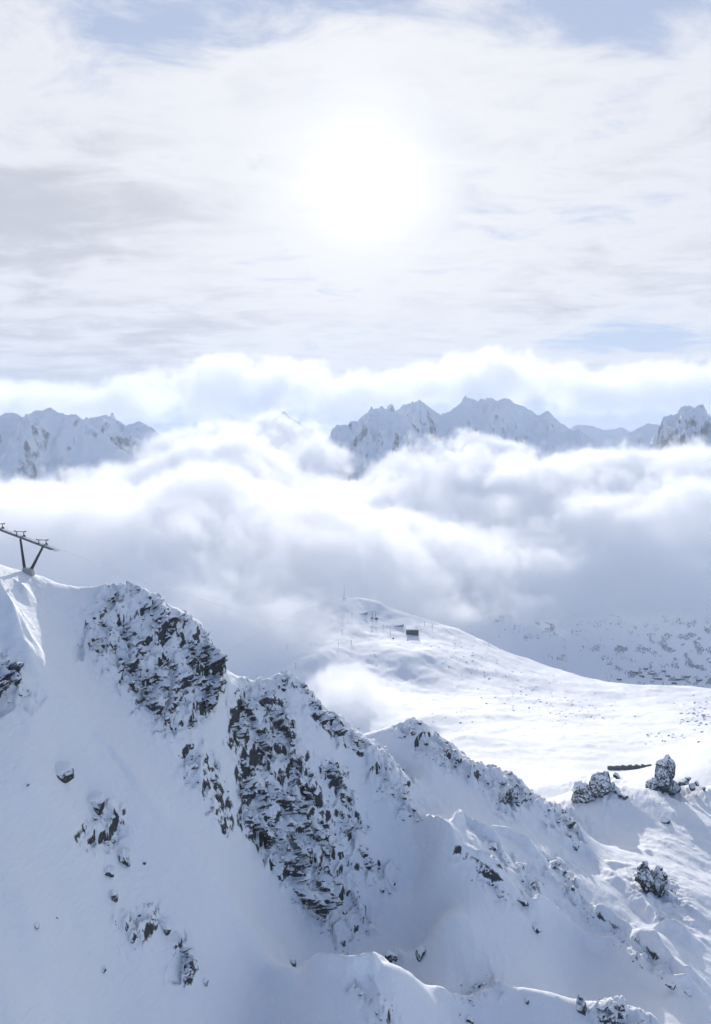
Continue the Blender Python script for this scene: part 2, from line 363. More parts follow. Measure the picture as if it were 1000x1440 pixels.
def cells(P, size, seed):
    """nearest jittered cell: random value, random tilt, offset from the cell's centre"""
    Q = P / size; I = np.floor(Q).astype(int); best = np.full(len(P), 1e9); cid = np.zeros(len(P), int); off = np.zeros_like(P)
    for dx in (-1, 0, 1):
        for dy in (-1, 0, 1):
            for dz in (-1, 0, 1):
                J = I + (dx, dy, dz); h = _perm[_perm[_perm[(J[:, 0] + seed) & 255] + (J[:, 1] & 255)] + (J[:, 2] & 255)]
                c = J + 0.5 + 0.42 * _grad[h]; v = Q - c; r = (v * v).sum(1); m = r < best
                best = np.where(m, r, best); cid = np.where(m, h, cid); off = np.where(m[:, None], v, off)
    return cid, off * size
CRAGS = [
 ('broad blocky crag crowning the ridge below the lift pylon', dict(seed=3, proud=2.4, rough=1.0, dip=32, hard=((308, 945, 28), (285, 1012, 24), (296, 880, 14))),
  [(118, 900), (130, 860), (150, 825), (165, 818), (185, 824), (215, 832), (232, 838), (245, 860), (270, 868), (292, 870), (300, 900), (308, 930), (314, 965), (300, 990), (280, 1020), (262, 1035), (240, 1040), (215, 1010), (195, 995), (180, 975), (150, 945), (125, 925), (112, 915)], 70),
 ('tallest rock rib, long and dark, running down to the gully', dict(seed=8, proud=2.2, rough=1.1, dip=-55, hard=((345, 1110, 20), (375, 1205, 22), (430, 1275, 26), (405, 1030, 18), (470, 1330, 18)), ledge=3.6),
  [(322, 1030), (330, 985), (345, 965), (365, 958), (385, 965), (398, 990), (410, 1030), (430, 1065), (440, 1090), (450, 1120), (470, 1170), (490, 1210), (500, 1250), (520, 1285), (527, 1310), (500, 1318), (492, 1335), (470, 1330), (450, 1300), (425, 1270), (400, 1240), (380, 1215), (365, 1195), (345, 1180), (338, 1150), (340, 1110), (335, 1060)], 110),
 ('narrow rock fin on the flank of the tall rib', dict(seed=12, proud=1.6, rough=.9, dip=-50, hard=((510, 1165, 12),), soft=9),
  [(448, 1072), (465, 1072), (482, 1085), (487, 1110), (500, 1140), (512, 1165), (508, 1180), (495, 1172), (480, 1175), (472, 1150), (468, 1110)], 22),
 ('short outcrop at the foot of the narrow fin', dict(seed=15, proud=1.2, rough=.9, dip=-40, soft=9, hard=((550, 1250, 10),)),
  [(500, 1185), (520, 1205), (545, 1222), (553, 1245), (548, 1262), (532, 1255), (520, 1235), (505, 1215)], 18),
 ('speckled low rib between the blocky crag and the tall rib', dict(seed=18, proud=.7, rough=.75, dip=40, soft=10),
  [(255, 1060), (270, 1050), (290, 1060), (300, 1080), (312, 1105), (325, 1130), (325, 1150), (318, 1170), (305, 1145), (290, 1125), (270, 1105), (258, 1090)], 30),
 ('small dark topped pinnacle on the crest beside the tall rib', dict(seed=21, proud=1.2, rough=.8, dip=30, soft=8),
  [(390, 950), (405, 940), (425, 950), (445, 982), (438, 992), (422, 970), (405, 965), (395, 985)], 14),
 ('jagged teeth on the crest by the avalanche fence', dict(seed=24, proud=1.4, rough=.9, dip=25, soft=9),
  [(438, 990), (460, 992), (480, 1006), (492, 1022), (520, 1040), (530, 1062), (512, 1062), (495, 1050), (475, 1040), (460, 1028), (440, 1010)], 26),
 ('rocks stepping down the crest to the sunlit saddle', dict(seed=27, proud=1.2, rough=.9, dip=-35, soft=9),
  [(532, 1058), (548, 1068), (562, 1085), (575, 1105), (586, 1142), (588, 1155), (570, 1147), (555, 1128), (535, 1112), (528, 1090)], 26),
 ('dark jagged outcrop at the top of the second ridge', dict(seed=30, proud=1.9, rough=1.0, dip=38, soft=8),
  [(562, 1032), (575, 1017), (595, 1013), (615, 1028), (640, 1052), (660, 1072), (663, 1092), (645, 1087), (625, 1072), (600, 1057), (575, 1042)], 30),
 ('scattered crest rocks halfway down the second ridge', dict(seed=33, proud=1.0, rough=.9, dip=35, soft=9),
  [(665, 1078), (690, 1076), (722, 1086), (740, 1104), (760, 1118), (745, 1128), (722, 1142), (706, 1146), (700, 1125), (680, 1102)], 30),
 ('blunt rocks ending the second ridge', dict(seed=36, proud=1.5, rough=.9, dip=35, soft=7),
  [(768, 1136), (785, 1134), (800, 1146), (817, 1160), (815, 1180), (800, 1170), (780, 1160)], 14),
 ('rock step beside the lift pylon slope', dict(seed=45, proud=2.2, rough=.9, dip=20, soft=9, hard=((20, 988, 30),)),
  [(-30, 925), (5, 925), (20, 940), (35, 960), (50, 982), (40, 990), (0, 992), (-30, 995)], 12),
 ('rock ledge under the snow capped boulders', dict(seed=48, proud=1.3, rough=.7, dip=20, soft=9, hard=((168, 1165, 14),)),
  [(110, 1175), (125, 1150), (150, 1138), (168, 1140), (171, 1165), (160, 1185), (140, 1192), (120, 1198)], 10),
 ('ledge with a dark overhang low on the smooth slope', dict(seed=51, proud=1.4, rough=.8, dip=25, soft=8, hard=((195, 1335, 12),)),
  [(165, 1295), (185, 1290), (215, 1275), (222, 1290), (212, 1315), (200, 1338), (185, 1335), (175, 1315)], 10),
 ('low rib of rocks ending the smooth slope', dict(seed=54, proud=1.0, rough=.8, dip=30, soft=8),
  [(246, 1330), (258, 1322), (268, 1345), (272, 1372), (262, 1388), (250, 1380)], 8),
 ('rocks below the long sunlit lip', dict(seed=57, proud=1.1, rough=.85, dip=35, soft=9),
  [(768, 1208), (785, 1205), (800, 1228), (812, 1252), (818, 1278), (805, 1275), (790, 1255), (775, 1232)], 16),
 ('small rock rib in the shaded bowl', dict(seed=60, proud=.9, rough=.8, dip=30, soft=8),
  [(730, 1226), (745, 1228), (760, 1245), (752, 1254), (738, 1246)], 8),
 ('rounded rocky knoll rim with a cleft', dict(seed=63, proud=.8, rough=.7, dip=30, soft=8),
  [(835, 1424), (850, 1408), (872, 1404), (895, 1418), (915, 1445), (900, 1460), (850, 1455)], 12),
 ('stones breaking the sunlit lip under the first crest', dict(seed=69, proud=.1, rough=.7, dip=-40, soft=9, amp=.45),
  [(642, 1192), (672, 1212), (700, 1234), (738, 1270), (728, 1280), (700, 1256), (668, 1232), (640, 1208)], 12),
 ('stones along the lip between the bowl and the shelf', dict(seed=72, proud=.1, rough=.7, dip=-40, soft=9, amp=.45),
  [(820, 1280), (856, 1296), (890, 1322), (938, 1358), (928, 1370), (880, 1338), (846, 1312), (818, 1294)], 12),
 ('rough rocky rim where the knoll meets the notch', dict(seed=75, proud=.3, rough=.7, dip=40, soft=8, amp=.4),
  [(652, 1388), (668, 1382), (690, 1376), (712, 1382), (700, 1396), (672, 1404), (662, 1440), (650, 1442)], 10),
 ('small rocks under the short bright lip', dict(seed=78, proud=.2, rough=.7, dip=-30, soft=8, amp=.45),
  [(676, 1178), (700, 1190), (716, 1212), (706, 1216), (690, 1200)], 8),
 ('broken rocks on the steep slope under the sunlit notch', dict(seed=66, proud=.4, rough=.7, dip=40, soft=10),
  [(500, 1385), (515, 1392), (540, 1410), (562, 1440), (545, 1455), (520, 1430)], 12),
]

# rough ground under and round the crags: ribs, steps and teeth in the snow sheet itself
def roughen(poly, seed, amp):
    global GZ
    P = np.array(poly, float); c = visible_hits(P[:, 0] * .7 + P[:, 0].mean() * .3, P[:, 1] * .7 + P[:, 1].mean() * .3); dd = c[:, 1][~np.isnan(c[:, 1])]; dd = dd[dd < np.median(dd) * 1.3]
    lo, hi = P.min(0) - 34, P.max(0) + 34
    X0, X1 = float(ray(lo[0], 1100)[0]), float(ray(hi[0], 1100)[0])
    S = np.ix_(np.where((gx > X0) & (gx < X1))[0], np.where((gd > dd.min() - 25) & (gd < dd.max() + 30))[0])
    x, y, z = WX[S], GD[S], GZ[S]; px, py = proj(x, y, z)
    sd = poly_sd(px, py, poly) + 7 * fbm(px / 26, py / 26, seed + .5, 3)
    m = sstep(-24, 10, sd)
    Q = np.c_[x.ravel(), y.ravel(), z.ravel()]
    c1, o1 = cells(Q * (1, .8, .8), 7.5, seed + 3); c2, o2 = cells(Q, 3.2, seed + 60)
    rnd = lambda q, k: ((q * (k * 37 + 11)) % 251) / 125.5 - 1
    n = 1.5 * rnd(c1, 1) + .5 * (o1 * _grad[c1]).sum(1) + .55 * rnd(c2, 2) + .45 * (o2 * _grad[c2]).sum(1)
    n = n.reshape(x.shape) + 2.4 * (ridged(x / 17 + seed, y / 30, seed, 4) - .75) + .35 * fbm(x / 2.6, y / 2.6, seed, 2)
    GZ[S] = z + amp * m * n; ROCKY[S] = np.maximum(ROCKY[S], m)
ROCKY = np.zeros_like(GZ)
for label, kw, poly, nrocks in CRAGS: roughen(poly, kw['seed'], kw.get('amp', .8))
for k_, poly in enumerate(([(800, 1104), (820, 1090), (868, 1090), (880, 1118), (870, 1138), (830, 1128)], [(890, 1240), (905, 1225), (940, 1240), (960, 1275), (975, 1300), (940, 1290), (905, 1272)], [(910, 1112), (930, 1100), (990, 1098), (1000, 1112), (950, 1125)])): roughen(poly, 90 + k_ * 3, .5)

def obj(name, me, parent=None, mats=(), label=None, cat=None, group=None, kind=None):
    o = bpy.data.objects.new(name, me); COL.objects.link(o)
    if parent is not None: o.parent = parent
    if me is not None and hasattr(me, 'materials'):
        for m in mats: me.materials.append(m)
    for k, v in (('label', label), ('category', cat), ('group', group), ('kind', kind)):
        if v: o[k] = v
    return o
def grid_mesh(name, V, ni, nj, keep=None, smooth=True):
    """V: (ni*nj, 3)"""
    I, J = np.meshgrid(np.arange(ni - 1), np.arange(nj - 1), indexing='ij'); a = (I * nj + J).ravel()
    Q = np.c_[a, a + nj, a + nj + 1, a + 1]
    if keep is not None:
        Q = Q[keep[Q].all(1)]
        used = np.unique(Q); rm = np.full(len(V), -1); rm[used] = np.arange(len(used)); V = V[used]; Q = rm[Q]
    me = bpy.data.meshes.new(name)
    me.vertices.add(len(V)); me.vertices.foreach_set('co', V.astype(np.float32).ravel())
    me.loops.add(Q.size); me.loops.foreach_set('vertex_index', Q.astype(np.int32).ravel())
    me.polygons.add(len(Q)); me.polygons.foreach_set('loop_start', np.arange(0, Q.size, 4, dtype=np.int32)); me.polygons.foreach_set('loop_total', np.full(len(Q), 4, np.int32))
    me.update(calc_edges=True)
    if smooth: me.polygons.foreach_set('use_smooth', np.ones(len(Q), bool))
    return me

# ------------------------------------------------------------------ materials
def new_mat(name):
    m = bpy.data.materials.new(name); m.use_nodes = True
    t = NT(m.node_tree); bs = t.n['Principled BSDF']
    return m, t, bs
def mat_snow():
    m, t, bs = new_mat('snow')
    g = t.new('ShaderNodeNewGeometry'); P = g.outputs['Position']
    n1 = t.noise(P, 0.035, 6, 0.6); n2 = t.noise(P, 0.9, 6, 0.65)
    base = t.mix(n1, (0.80, 0.82, 0.85, 1), (0.88, 0.89, 0.91, 1))
    # bare rock where the snow sheet is too steep to hold
    nz = t.math('ADD', t.sep(g.outputs['Normal'])[2], t.math('ADD', t.math('MULTIPLY', t.math('SUBTRACT', n2, .5), .35), t.math('MULTIPLY', t.math('SUBTRACT', t.noise(P, .16, 3), .5), .35)))
    at_ = t.new('ShaderNodeAttribute', attribute_name='rocky')
    rock = t.math('MULTIPLY', t.ramp(nz, 0.36, 0.46, 1.0, 0.0), t.ramp(at_.outputs['Fac'], .55, .68))
    base = t.mix(rock, base, t.mix(t.noise(P, 1.7, 6, .7), (.02, .021, .026, 1), (.08, .078, .076, 1)))
    t.put(bs.inputs['Base Color'], base)
    bs.inputs['Roughness'].default_value = 0.75; bs.inputs['Specular IOR Level'].default_value = 0.2
    # wind ripples: long low waves across the slope, broken by grain
    rp = t.noise(t.vmath('MULTIPLY', P, (.55, .22, .9)), 0.55, 5, .6, .6)
    b = t.new('ShaderNodeBump'); b.inputs['Strength'].default_value = 0.55; b.inputs['Distance'].default_value = 0.6
    t.put(b.inputs['Height'], t.math('ADD', t.math('MULTIPLY', n2, .5), t.math('MULTIPLY', rp, 1.8))); t.l.new(b.outputs[0], bs.inputs['Normal'])
    return m
M_SNOW = mat_snow()
V = np.c_[WX.ravel(), GD.ravel(), GZ.ravel()]
gme = grid_mesh('snow_terrain', V, len(gx), len(gd)); gme.attributes.new('rocky', 'FLOAT', 'POINT').data.foreach_set('value', ROCKY.astype(np.float32).ravel())
ground = obj('snow_terrain', gme, mats=[M_SNOW], kind='structure', label='snow covered mountain slopes and the valley beyond')


def mat_rock(name, scale=1.0, lo=0.20, hi=0.40, amp=0.30, dark=(0.018, 0.019, 0.024), light=(0.070, 0.073, 0.082), bump=0.4):
    """rock where the face is steep, settled snow where it is not; edges broken by rime"""
    m, t, bs = new_mat(name)
    g = t.new('ShaderNodeNewGeometry'); P = t.vmath('SCALE', g.outputs['Position'], None, scale)
    nz = t.sep(g.outputs['Normal'])[2]
    n = t.noise(P, 0.9, 6, 0.68); n2 = t.noise(P, 0.13, 3, 0.5)
    v = t.math('ADD', nz, t.math('ADD', t.math('MULTIPLY', t.math('SUBTRACT', n, 0.5), amp * 2), t.math('MULTIPLY', t.math('SUBTRACT', n2, 0.5), amp * 2.4)))
    snow = t.ramp(v, lo, hi)
    rk = t.mix(t.noise(P, 1.7, 8, 0.7), dark + (1,), light + (1,))
    rime = t.math('MULTIPLY', t.ramp(t.math('ADD', t.noise(P, 0.5, 9, 0.75), t.math('MULTIPLY', nz, .22)), .48, .66), .82)
    snow = t.math('MAXIMUM', snow, rime)
    t.put(bs.inputs['Base Color'], t.mix(snow, rk, (0.84, 0.855, 0.88, 1)))
    bs.inputs['Roughness'].default_value = 0.85; bs.inputs['Specular IOR Level'].default_value = 0.15
    b = t.new('ShaderNodeBump'); b.inputs['Strength'].default_value = bump; b.inputs['Distance'].default_value = 0.5 / scale
    t.put(b.inputs['Height'], n); t.l.new(b.outputs[0], bs.inputs['Normal'])
    return m
def mat_plain(name, c, rough=0.7, metal=0.0, var=0.15):
    m, t, bs = new_mat(name)
    n = t.noise(t.new('ShaderNodeTexCoord').outputs['Object'], 0.7, 4, 0.6)
    t.put(bs.inputs['Base Color'], t.mix(n, tuple(q * (1 - var) for q in c) + (1,), tuple(min(1, q * (1 + var)) for q in c) + (1,)))
    bs.inputs['Roughness'].default_value = rough; bs.inputs['Metallic'].default_value = metal
    return m
M_ROCK = mat_rock('snowy_rock')
M_TOWER = mat_rock('tower_rock', 1.0, 0.34, 0.46, 0.12)
M_CAP = mat_plain('snow_cap', (0.84, 0.855, 0.88), 0.8, var=0.03)
M_MTN = mat_rock('alpine_mountain', 0.012, 0.26, 0.44, 0.28, dark=(.05, .056, .07), light=(.11, .115, .125), bump=0.6)

# ------------------------------------------------------------------ far mountains
def mountain(label, sil, d, depth, fall, amp, wl, seed, rise=0.0, nx=280, ny=150):
    a = np.array([(float(ray(px, py)[0]), float(ray(px, py)[1])) for px, py in sil])
    pad = 0.5 * depth / d
    X = np.linspace(a[0, 0] - pad, a[-1, 0] + pad, nx); T = np.linspace(-1, 1, ny); T = np.sign(T) * np.abs(T) ** 1.25
    XX, TT = np.meshgrid(X * d, T * depth, indexing='ij')
    wy = 0.16 * depth * fbm(XX / (depth * .9), seed, 0, 3)
    wx = 0.30 * np.abs(TT) * fbm(XX / (depth * .7), TT / (depth * .7), seed + 3.3, 3)
    Xq = (XX + wx) / d
    cz = np.interp(Xq, a[:, 0], a[:, 1], left=None, right=None) * d
    over = np.maximum(a[0, 0] - Xq, 0) + np.maximum(Xq - a[-1, 0], 0)
    cz = cz - over * d * 0.7
    t = np.abs(TT - 0.0) / depth
    z = cz - fall * depth * (t ** 0.85)
    r = ridged(XX / wl + seed, TT / wl * .55, seed, 8, .56) - 0.9
    z = z + amp * r * np.clip(t * 5, 0.07, 1) + 0.075 * amp * fbm(XX / wl * 6, TT / wl * 6, seed, 5, .6)
    V = np.c_[XX.ravel(), (d + TT + wy).ravel(), z.ravel()]
    return obj('mountain', grid_mesh('mountain', V, nx, ny), mats=[M_MTN], kind='structure', label=label)
mountain('pale snowy range with a notched crest above the cloud', [(-160, 600), (-60, 590), (0, 585), (15, 581), (32, 587), (55, 581), (72, 575), (82, 577), (96, 583), (108, 581), (124, 592), (150, 615), (190, 650), (230, 690)], 9300, 1900, .62, 330, 800, 1.7)
mountain('rounded snowy summits behind the notched range', [(80, 610), (120, 594), (132, 588), (148, 587), (160, 585), (178, 597), (196, 592), (214, 602), (240, 620), (300, 650)], 10800, 1600, .6, 270, 800, 4.2)
mountain('veiled snowy peak half lost in cloud', [(330, 625), (358, 604), (378, 592), (400, 581), (408, 588), (440, 606), (470, 630)], 10600, 1500, .7, 300, 700, 7.9)
mountain('pointed snowy peak with a dark spur', [(455, 620), (480, 596), (505, 590), (520, 580), (536, 571), (552, 577), (566, 583), (585, 600), (605, 618), (640, 640)], 10400, 1500, .75, 320, 620, 11.3)
mountain('long snowy massif with a cloud cap', [(540, 590), (565, 570), (590, 567), (620, 585), (640, 574), (662, 563), (690, 564), (712, 559), (728, 566), (748, 577), (760, 584), (775, 579), (790, 590), (800, 600), (850, 630)], 12500, 1900, .66, 380, 900, 14.8)
mountain('smooth bluish foothill at the end of the massif', [(740, 632), (770, 615), (800, 607), (815, 603), (832, 615), (866, 634), (900, 650)], 10300, 1000, .6, 90, 500, 18.1)
mountain('faint far ridge on the horizon', [(780, 612), (815, 597), (835, 599), (850, 604), (872, 600), (885, 607), (920, 615)], 19000, 2200, .5, 200, 900, 22.6, nx=120, ny=60)
mountain('low bluish hill beside the flat topped peak', [(845, 632), (865, 618), (885, 606), (900, 598), (910, 593), (930, 598), (960, 610)], 12800, 1400, .6, 150, 600, 25.2, nx=140, ny=80)
mountain('steep flat topped snowy peak', [(915, 640), (928, 624), (931, 602), (938, 588), (950, 582), (960, 581), (966, 572), (978, 569), (985, 574), (996, 571), (1003, 584), (1040, 590), (1120, 600)], 8600, 1300, .95, 300, 420, 28.9)

# ------------------------------------------------------------------ crags: broken rock standing out of the snow
nzx = np.gradient(GZ, axis=0) / np.gradient(WX, axis=0); nzy_ = np.gradient(GZ, axis=1) / np.gradient(GD, axis=1)
nzy = nzy_ - nzx * np.gradient(WX, axis=1) / np.gradient(GD, axis=1)
def crag_patch(name, poly, parent, step=1.15, proud=1.5, rough=1.0, dip=35, hard=(), seed=1, soft=14, ledge=3.2, amp=.8):
    P = np.array(poly, float); lo, hi = P.min(0) - 12, P.max(0) + 10
    ax, ay = np.arange(lo[0], hi[0], step), np.arange(lo[1], hi[1], step)
    PX, PY = np.meshgrid(ax, ay, indexing='ij')
    H = visible_hits(PX, PY); ok = ~np.isnan(H[..., 0])
    dref = np.nanmedian(H[..., 1][poly_sd(PX, PY, poly) > 0]); ok &= H[..., 1] < dref * 1.25
    sd = poly_sd(PX, PY, poly)
    for k in range(1):
        sd = sd + 9.0 * fbm(PX / 24, PY / 24, seed, 4, .6) - 2
    B = H.reshape(-1, 3).copy(); B[~ok.ravel()] = 0
    # mean facing of the slope under the crag
    c = np.nanmean(H[ok & (sd > 0)], axis=0)
    ii = np.clip(np.searchsorted(gx, (B[:, 0] / np.maximum(B[:, 1], 1))), 0, len(gx) - 1); jj = np.clip(np.searchsorted(gd, B[:, 1]), 0, len(gd) - 1)
    N = np.c_[-nzx[ii, jj], -nzy[ii, jj], np.ones(len(B))]; N /= np.linalg.norm(N, axis=1)[:, None]
    Nm = N[(ok & (sd > 0)).ravel()].mean(0); Nm = Nm * (1, 1, .75); Nm /= np.linalg.norm(Nm)
    # strata: beds dipping across the face
    th = R(dip); up = np.array((-math.sin(th), 0.15, math.cos(th)))
    s = B @ up; s = s / ledge + 0.9 * fbm(B[:, 0] / 9, B[:, 1] / 9, B[:, 2] / 9 + seed, 3)
    fr = s - np.floor(s); w = 0.45
    tri = np.where(fr < w, fr / w, (1 - fr) / (1 - w)) * (0.5 + 0.8 * np.clip(perlin(B[:, 0] / 7, B[:, 2] / 7, np.floor(s) * 1.7) + .5, 0, 1))
    S = np.c_[B[:, 0] * .8, B[:, 1], B[:, 2]]
    Rm = np.array(((math.cos(th), 0, math.sin(th)), (0, 1, 0), (-math.sin(th), 0, math.cos(th)))); S = (S + 1.3 * np.c_[fbm(S[:, 0] / 5, S[:, 2] / 5, seed + 1., 3), 0 * s, fbm(S[:, 0] / 5, S[:, 2] / 5, seed + 5., 3)]) @ Rm.T * (.62, 1, 1)
    c1, o1 = cells(S, 8.5, seed); c2, o2 = cells(S, 3.3, seed + 50); c3, o3 = cells(S, 1.3, seed + 90); vr = np.clip(.75 + 1.3 * fbm(B[:, 0] / 12, B[:, 1] / 12, B[:, 2] / 12 + seed + 40., 2), .1, 1.7)
    rnd = lambda c, k: ((c * (k * 37 + 11)) % 251) / 125.5 - 1
    h = 3.3 * fbm(B[:, 0] / 17, B[:, 1] / 17, B[:, 2] / 24 + seed, 3) - .5 + ledge * .16 * tri
    gu = 1 - np.abs(perlin((B[:, 0] * .9 + B[:, 2] * (.45 if dip < 0 else .1)) / 8.5 + .5 * fbm(B[:, 0] / 14, B[:, 2] / 14, seed + 3., 2), B[:, 2] / 60, seed * 1.3)); h -= 3.4 * sstep(.80, .98, gu)
    h += 1.9 * rnd(c1, 1) + (o1 * _grad[c1]).sum(1) * .55
    h += vr * (0.8 * rnd(c2, 2) + (o2 * _grad[c2]).sum(1) * .6) + vr * (.24 * rnd(c3, 3) + (o3 * _grad[c3]).sum(1) * .4)
    m = sstep(-1, soft, sd).ravel()
    for hx, hy, hr in hard:        # walls: the edge drops at once there
        q = np.exp(-((PX - hx) ** 2 + (PY - hy) ** 2) / hr ** 2).ravel(); m = m + (sstep(-1, 3, sd).ravel() * 1.6 - m) * np.clip(q * 1.5, 0, 1)
    disp = m * (proud + rough * h) - (1 - np.clip(m, 0, 1)) * 1.6 - 0.25
    tang = np.c_[fbm(B[:, 0] / 3, B[:, 2] / 3, seed + 7., 3), np.zeros(len(B)), fbm(B[:, 0] / 3, B[:, 2] / 3, seed + 17., 3)] * 0.35
    V = B + Nm * disp[:, None] + tang * m[:, None]
    keep = ok.ravel() & (disp > -1.5) & (sd.ravel() > -8)
    if keep.sum() < 9: return None, None
    # one object for each separate face of rock
    K = keep.reshape(len(ax), len(ay)); qd = K[:-1, :-1] & K[1:, :-1] & K[:-1, 1:] & K[1:, 1:]; lab = np.zeros(qd.shape, int); nl = 0; parts = []
    for i0, j0 in zip(*np.where(qd)):
        if lab[i0, j0]: continue
        nl += 1; st = [(i0, j0)]; lab[i0, j0] = nl; cnt = 0
        while st:
            i, j = st.pop(); cnt += 1
            for a_, b_ in ((i + 1, j), (i - 1, j), (i, j + 1), (i, j - 1)):
                if 0 <= a_ < qd.shape[0] and 0 <= b_ < qd.shape[1] and qd[a_, b_] and not lab[a_, b_]: lab[a_, b_] = nl; st.append((a_, b_))
        if cnt < 60: continue
        m_ = lab == nl; kk = np.zeros(K.shape, bool)
        for a_ in (0, 1):
            for b_ in (0, 1): kk[a_:a_ + m_.shape[0], b_:b_ + m_.shape[1]] |= m_
        parts.append(obj(name, grid_mesh(name, V, len(ax), len(ay), keep=kk.ravel(), smooth=False), parent, [M_ROCK]))
    return parts, (c, Nm)
def rock_mesh(seed, sub=2, squash=(1, 1, 1), cuts=9):
    rs = np.random.RandomState(seed); bm = bmesh.new(); bmesh.ops.create_icosphere(bm, subdivisions=sub, radius=1.0)
    pl = rs.normal(size=(cuts, 3)); pl /= np.linalg.norm(pl, axis=1)[:, None]; off = rs.uniform(.45, .85, cuts)
    for v in bm.verts:
        p = np.array(v.co)
        for n_, o_ in zip(pl, off):
            q = p @ n_
            if q > o_: p = p - n_ * (q - o_)
        p = p * (1 + .10 * float(fbm(p[0] * 1.7 + seed, p[1] * 1.7, p[2] * 1.7, 3)))
        v.co = p * np.array(squash)
    me = bpy.data.meshes.new('rock'); bm.to_mesh(me); bm.free(); me.materials.append(M_ROCK)
    return me
ROCKS = [rock_mesh(i, 1 if i < 8 else 2) for i in range(16)]
rr = random.Random(11)
def place_rock(p, size, name='rock', parent=None, fine=False, **kw):
    o = obj(name, ROCKS[rr.randrange(8, 16) if fine else rr.randrange(8)], parent, **kw)
    o.location = p; o.rotation_euler = (rr.uniform(-.5, .5), rr.uniform(-.5, .5), rr.uniform(0, 6.28))
    o.scale = (size * rr.uniform(.8, 1.25), size * rr.uniform(.8, 1.2), size * rr.uniform(.7, 1.15))
    return o
bpy.context.view_layer.update()

for label, kw, poly, nrocks in CRAGS:
    root = obj('rock_crag', None, label=label, cat='crag')
    patch, info = crag_patch('rock_face', poly, root, **kw)
    c = Vector([float(q) for q in info[0]]); root.location = c; [setattr(q_, 'matrix_parent_inverse', Matrix.Translation(-c)) for q_ in patch]
    P = np.array(poly); lo, hi = P.min(0) - 6, P.max(0) + 8; k = 0; tries = 0
    while k < nrocks and tries < nrocks * 12:
        tries += 1; px, py = rr.uniform(lo[0], hi[0]), rr.uniform(lo[1], hi[1])
        sd = float(poly_sd(np.array([px]), np.array([py]), poly)[0])
        if sd < -7 or (sd > 16 and rr.random() < .5): continue
        h = visible_hits(np.array([px]), np.array([py]))[0]
        if np.isnan(h[0]) or h[1] > c.y * 1.25: continue
        pr = kw['proud'] * float(sstep(-1, kw.get('soft', 14), np.array(sd)))
        size = rr.choice((.5, .7, .9, 1.2, 1.6)) * h[1] / 450 * (0.6 if sd < 0 else 1)
        n = Vector([float(q) for q in info[1]])
        o = place_rock(Vector([float(q) for q in h]) + n * (pr - .15 * size), size, 'rock', root); o.matrix_parent_inverse = Matrix.Translation(-c); k += 1

# ------------------------------------------------------------------ single boulders on the slopes
M_CAPS = {}
def cap_mesh(seed):
    """rounded cushion of snow"""
    bm = bmesh.new(); bmesh.ops.create_icosphere(bm, subdivisions=3, radius=1.0)
    for v in bm.verts:
        p = v.co.copy(); k = 1 + .13 * float(fbm(p.x * 1.3 + seed, p.y * 1.3, p.z * 1.3, 2)); v.co = Vector((p.x * k, p.y * k, p.z * (.62 if p.z > 0 else .28) * k))
    me = bpy.data.meshes.new('snow_cap'); bm.to_mesh(me); bm.free(); me.materials.append(M_CAP)
    me.polygons.foreach_set('use_smooth', np.ones(len(me.polygons), bool)); return me
CAPS = [cap_mesh(i * 3.1) for i in range(4)]
BOULDERS = [  # pixel x, y of the foot, width and height in pixels, label, cap
 (86, 1100, 30, 26, 'lone dark boulder under a thick snow cushion on the smooth slope', True),
 (133, 1143, 26, 28, 'snow capped boulder just above the rock ledge', True),
 (38, 1106, 7, 5, 'tiny dark stone beside the lone cushioned boulder', False),
 (174, 1218, 22, 24, 'snow capped boulder below the rock ledge with a dark underside', True),
 (153, 1234, 18, 14, 'small snow capped stone below the rock ledge', True),
 (158, 1268, 16, 16, 'small dark stone alone midway down the smooth slope', False),
 (231, 1312, 18, 18, 'snowy stone next to the dark overhang', True),
 (289, 1386, 10, 10, 'small stone past the low rib of rocks', False),
 (51, 1306, 10, 8, 'tiny dark stone with a wind scoop on the open slope', False),
 (80, 1292, 5, 4, 'pebble sized stone on the open slope', False),
 (146, 1368, 7, 8, 'small dark stone at the foot of the open slope', False),
 (203, 1217, 6, 7, 'thin dark stone right of the capped boulders', False),
 (413, 1362, 9, 16, 'upright dark stone where the gully meets the smooth slope', False),
 (551, 1356, 22, 18, 'dark rock under a curled snow lip beside the sunlit notch', False),
 (591, 1352, 16, 20, 'snow plastered rock standing above the bowl', False),
 (755, 1312, 16, 14, 'dark two pronged stone in the shaded bowl', False),
 (735, 1276, 18, 14, 'dark stone at the end of the small rock rib', False),
 (693, 1198, 18, 14, 'dark stone under the short lip', False),
 (809, 1196, 12, 10, 'dark stone near the end of the second ridge', False),
 (802, 1180, 9, 9, 'small stone below the blunt ridge rocks', False),
 (704, 1262, 10, 6, 'flat dark stone in the shaded bowl', False),
 (946, 1392, 16, 10, 'dark flat stone on the lip below the sunlit shelf', False),
 (968, 1400, 12, 8, 'second flat stone on the lip below the sunlit shelf', False),
 (846, 1421, 26, 10, 'dark slab on the knoll beside the cleft', False),
 (868, 1424, 24, 12, 'dark hollowed stone on the rounded knoll', False),
 (820, 1432, 18, 34, 'dark wall of the cleft between the two knolls', False),
 (742, 1414, 8, 12, 'slanting dark crack stone on the smooth knoll', False),
 (662, 1440, 14, 12, 'dark stone low on the smooth knoll', False),
 (938, 1160, 16, 12, 'small rock on the sunlit shelf below the tower', False),
 (712, 1135, 22, 34, 'block hanging below the second ridge crest', False),
 (880, 1125, 10, 8, 'little stone beside the plastered outcrop', False),
]
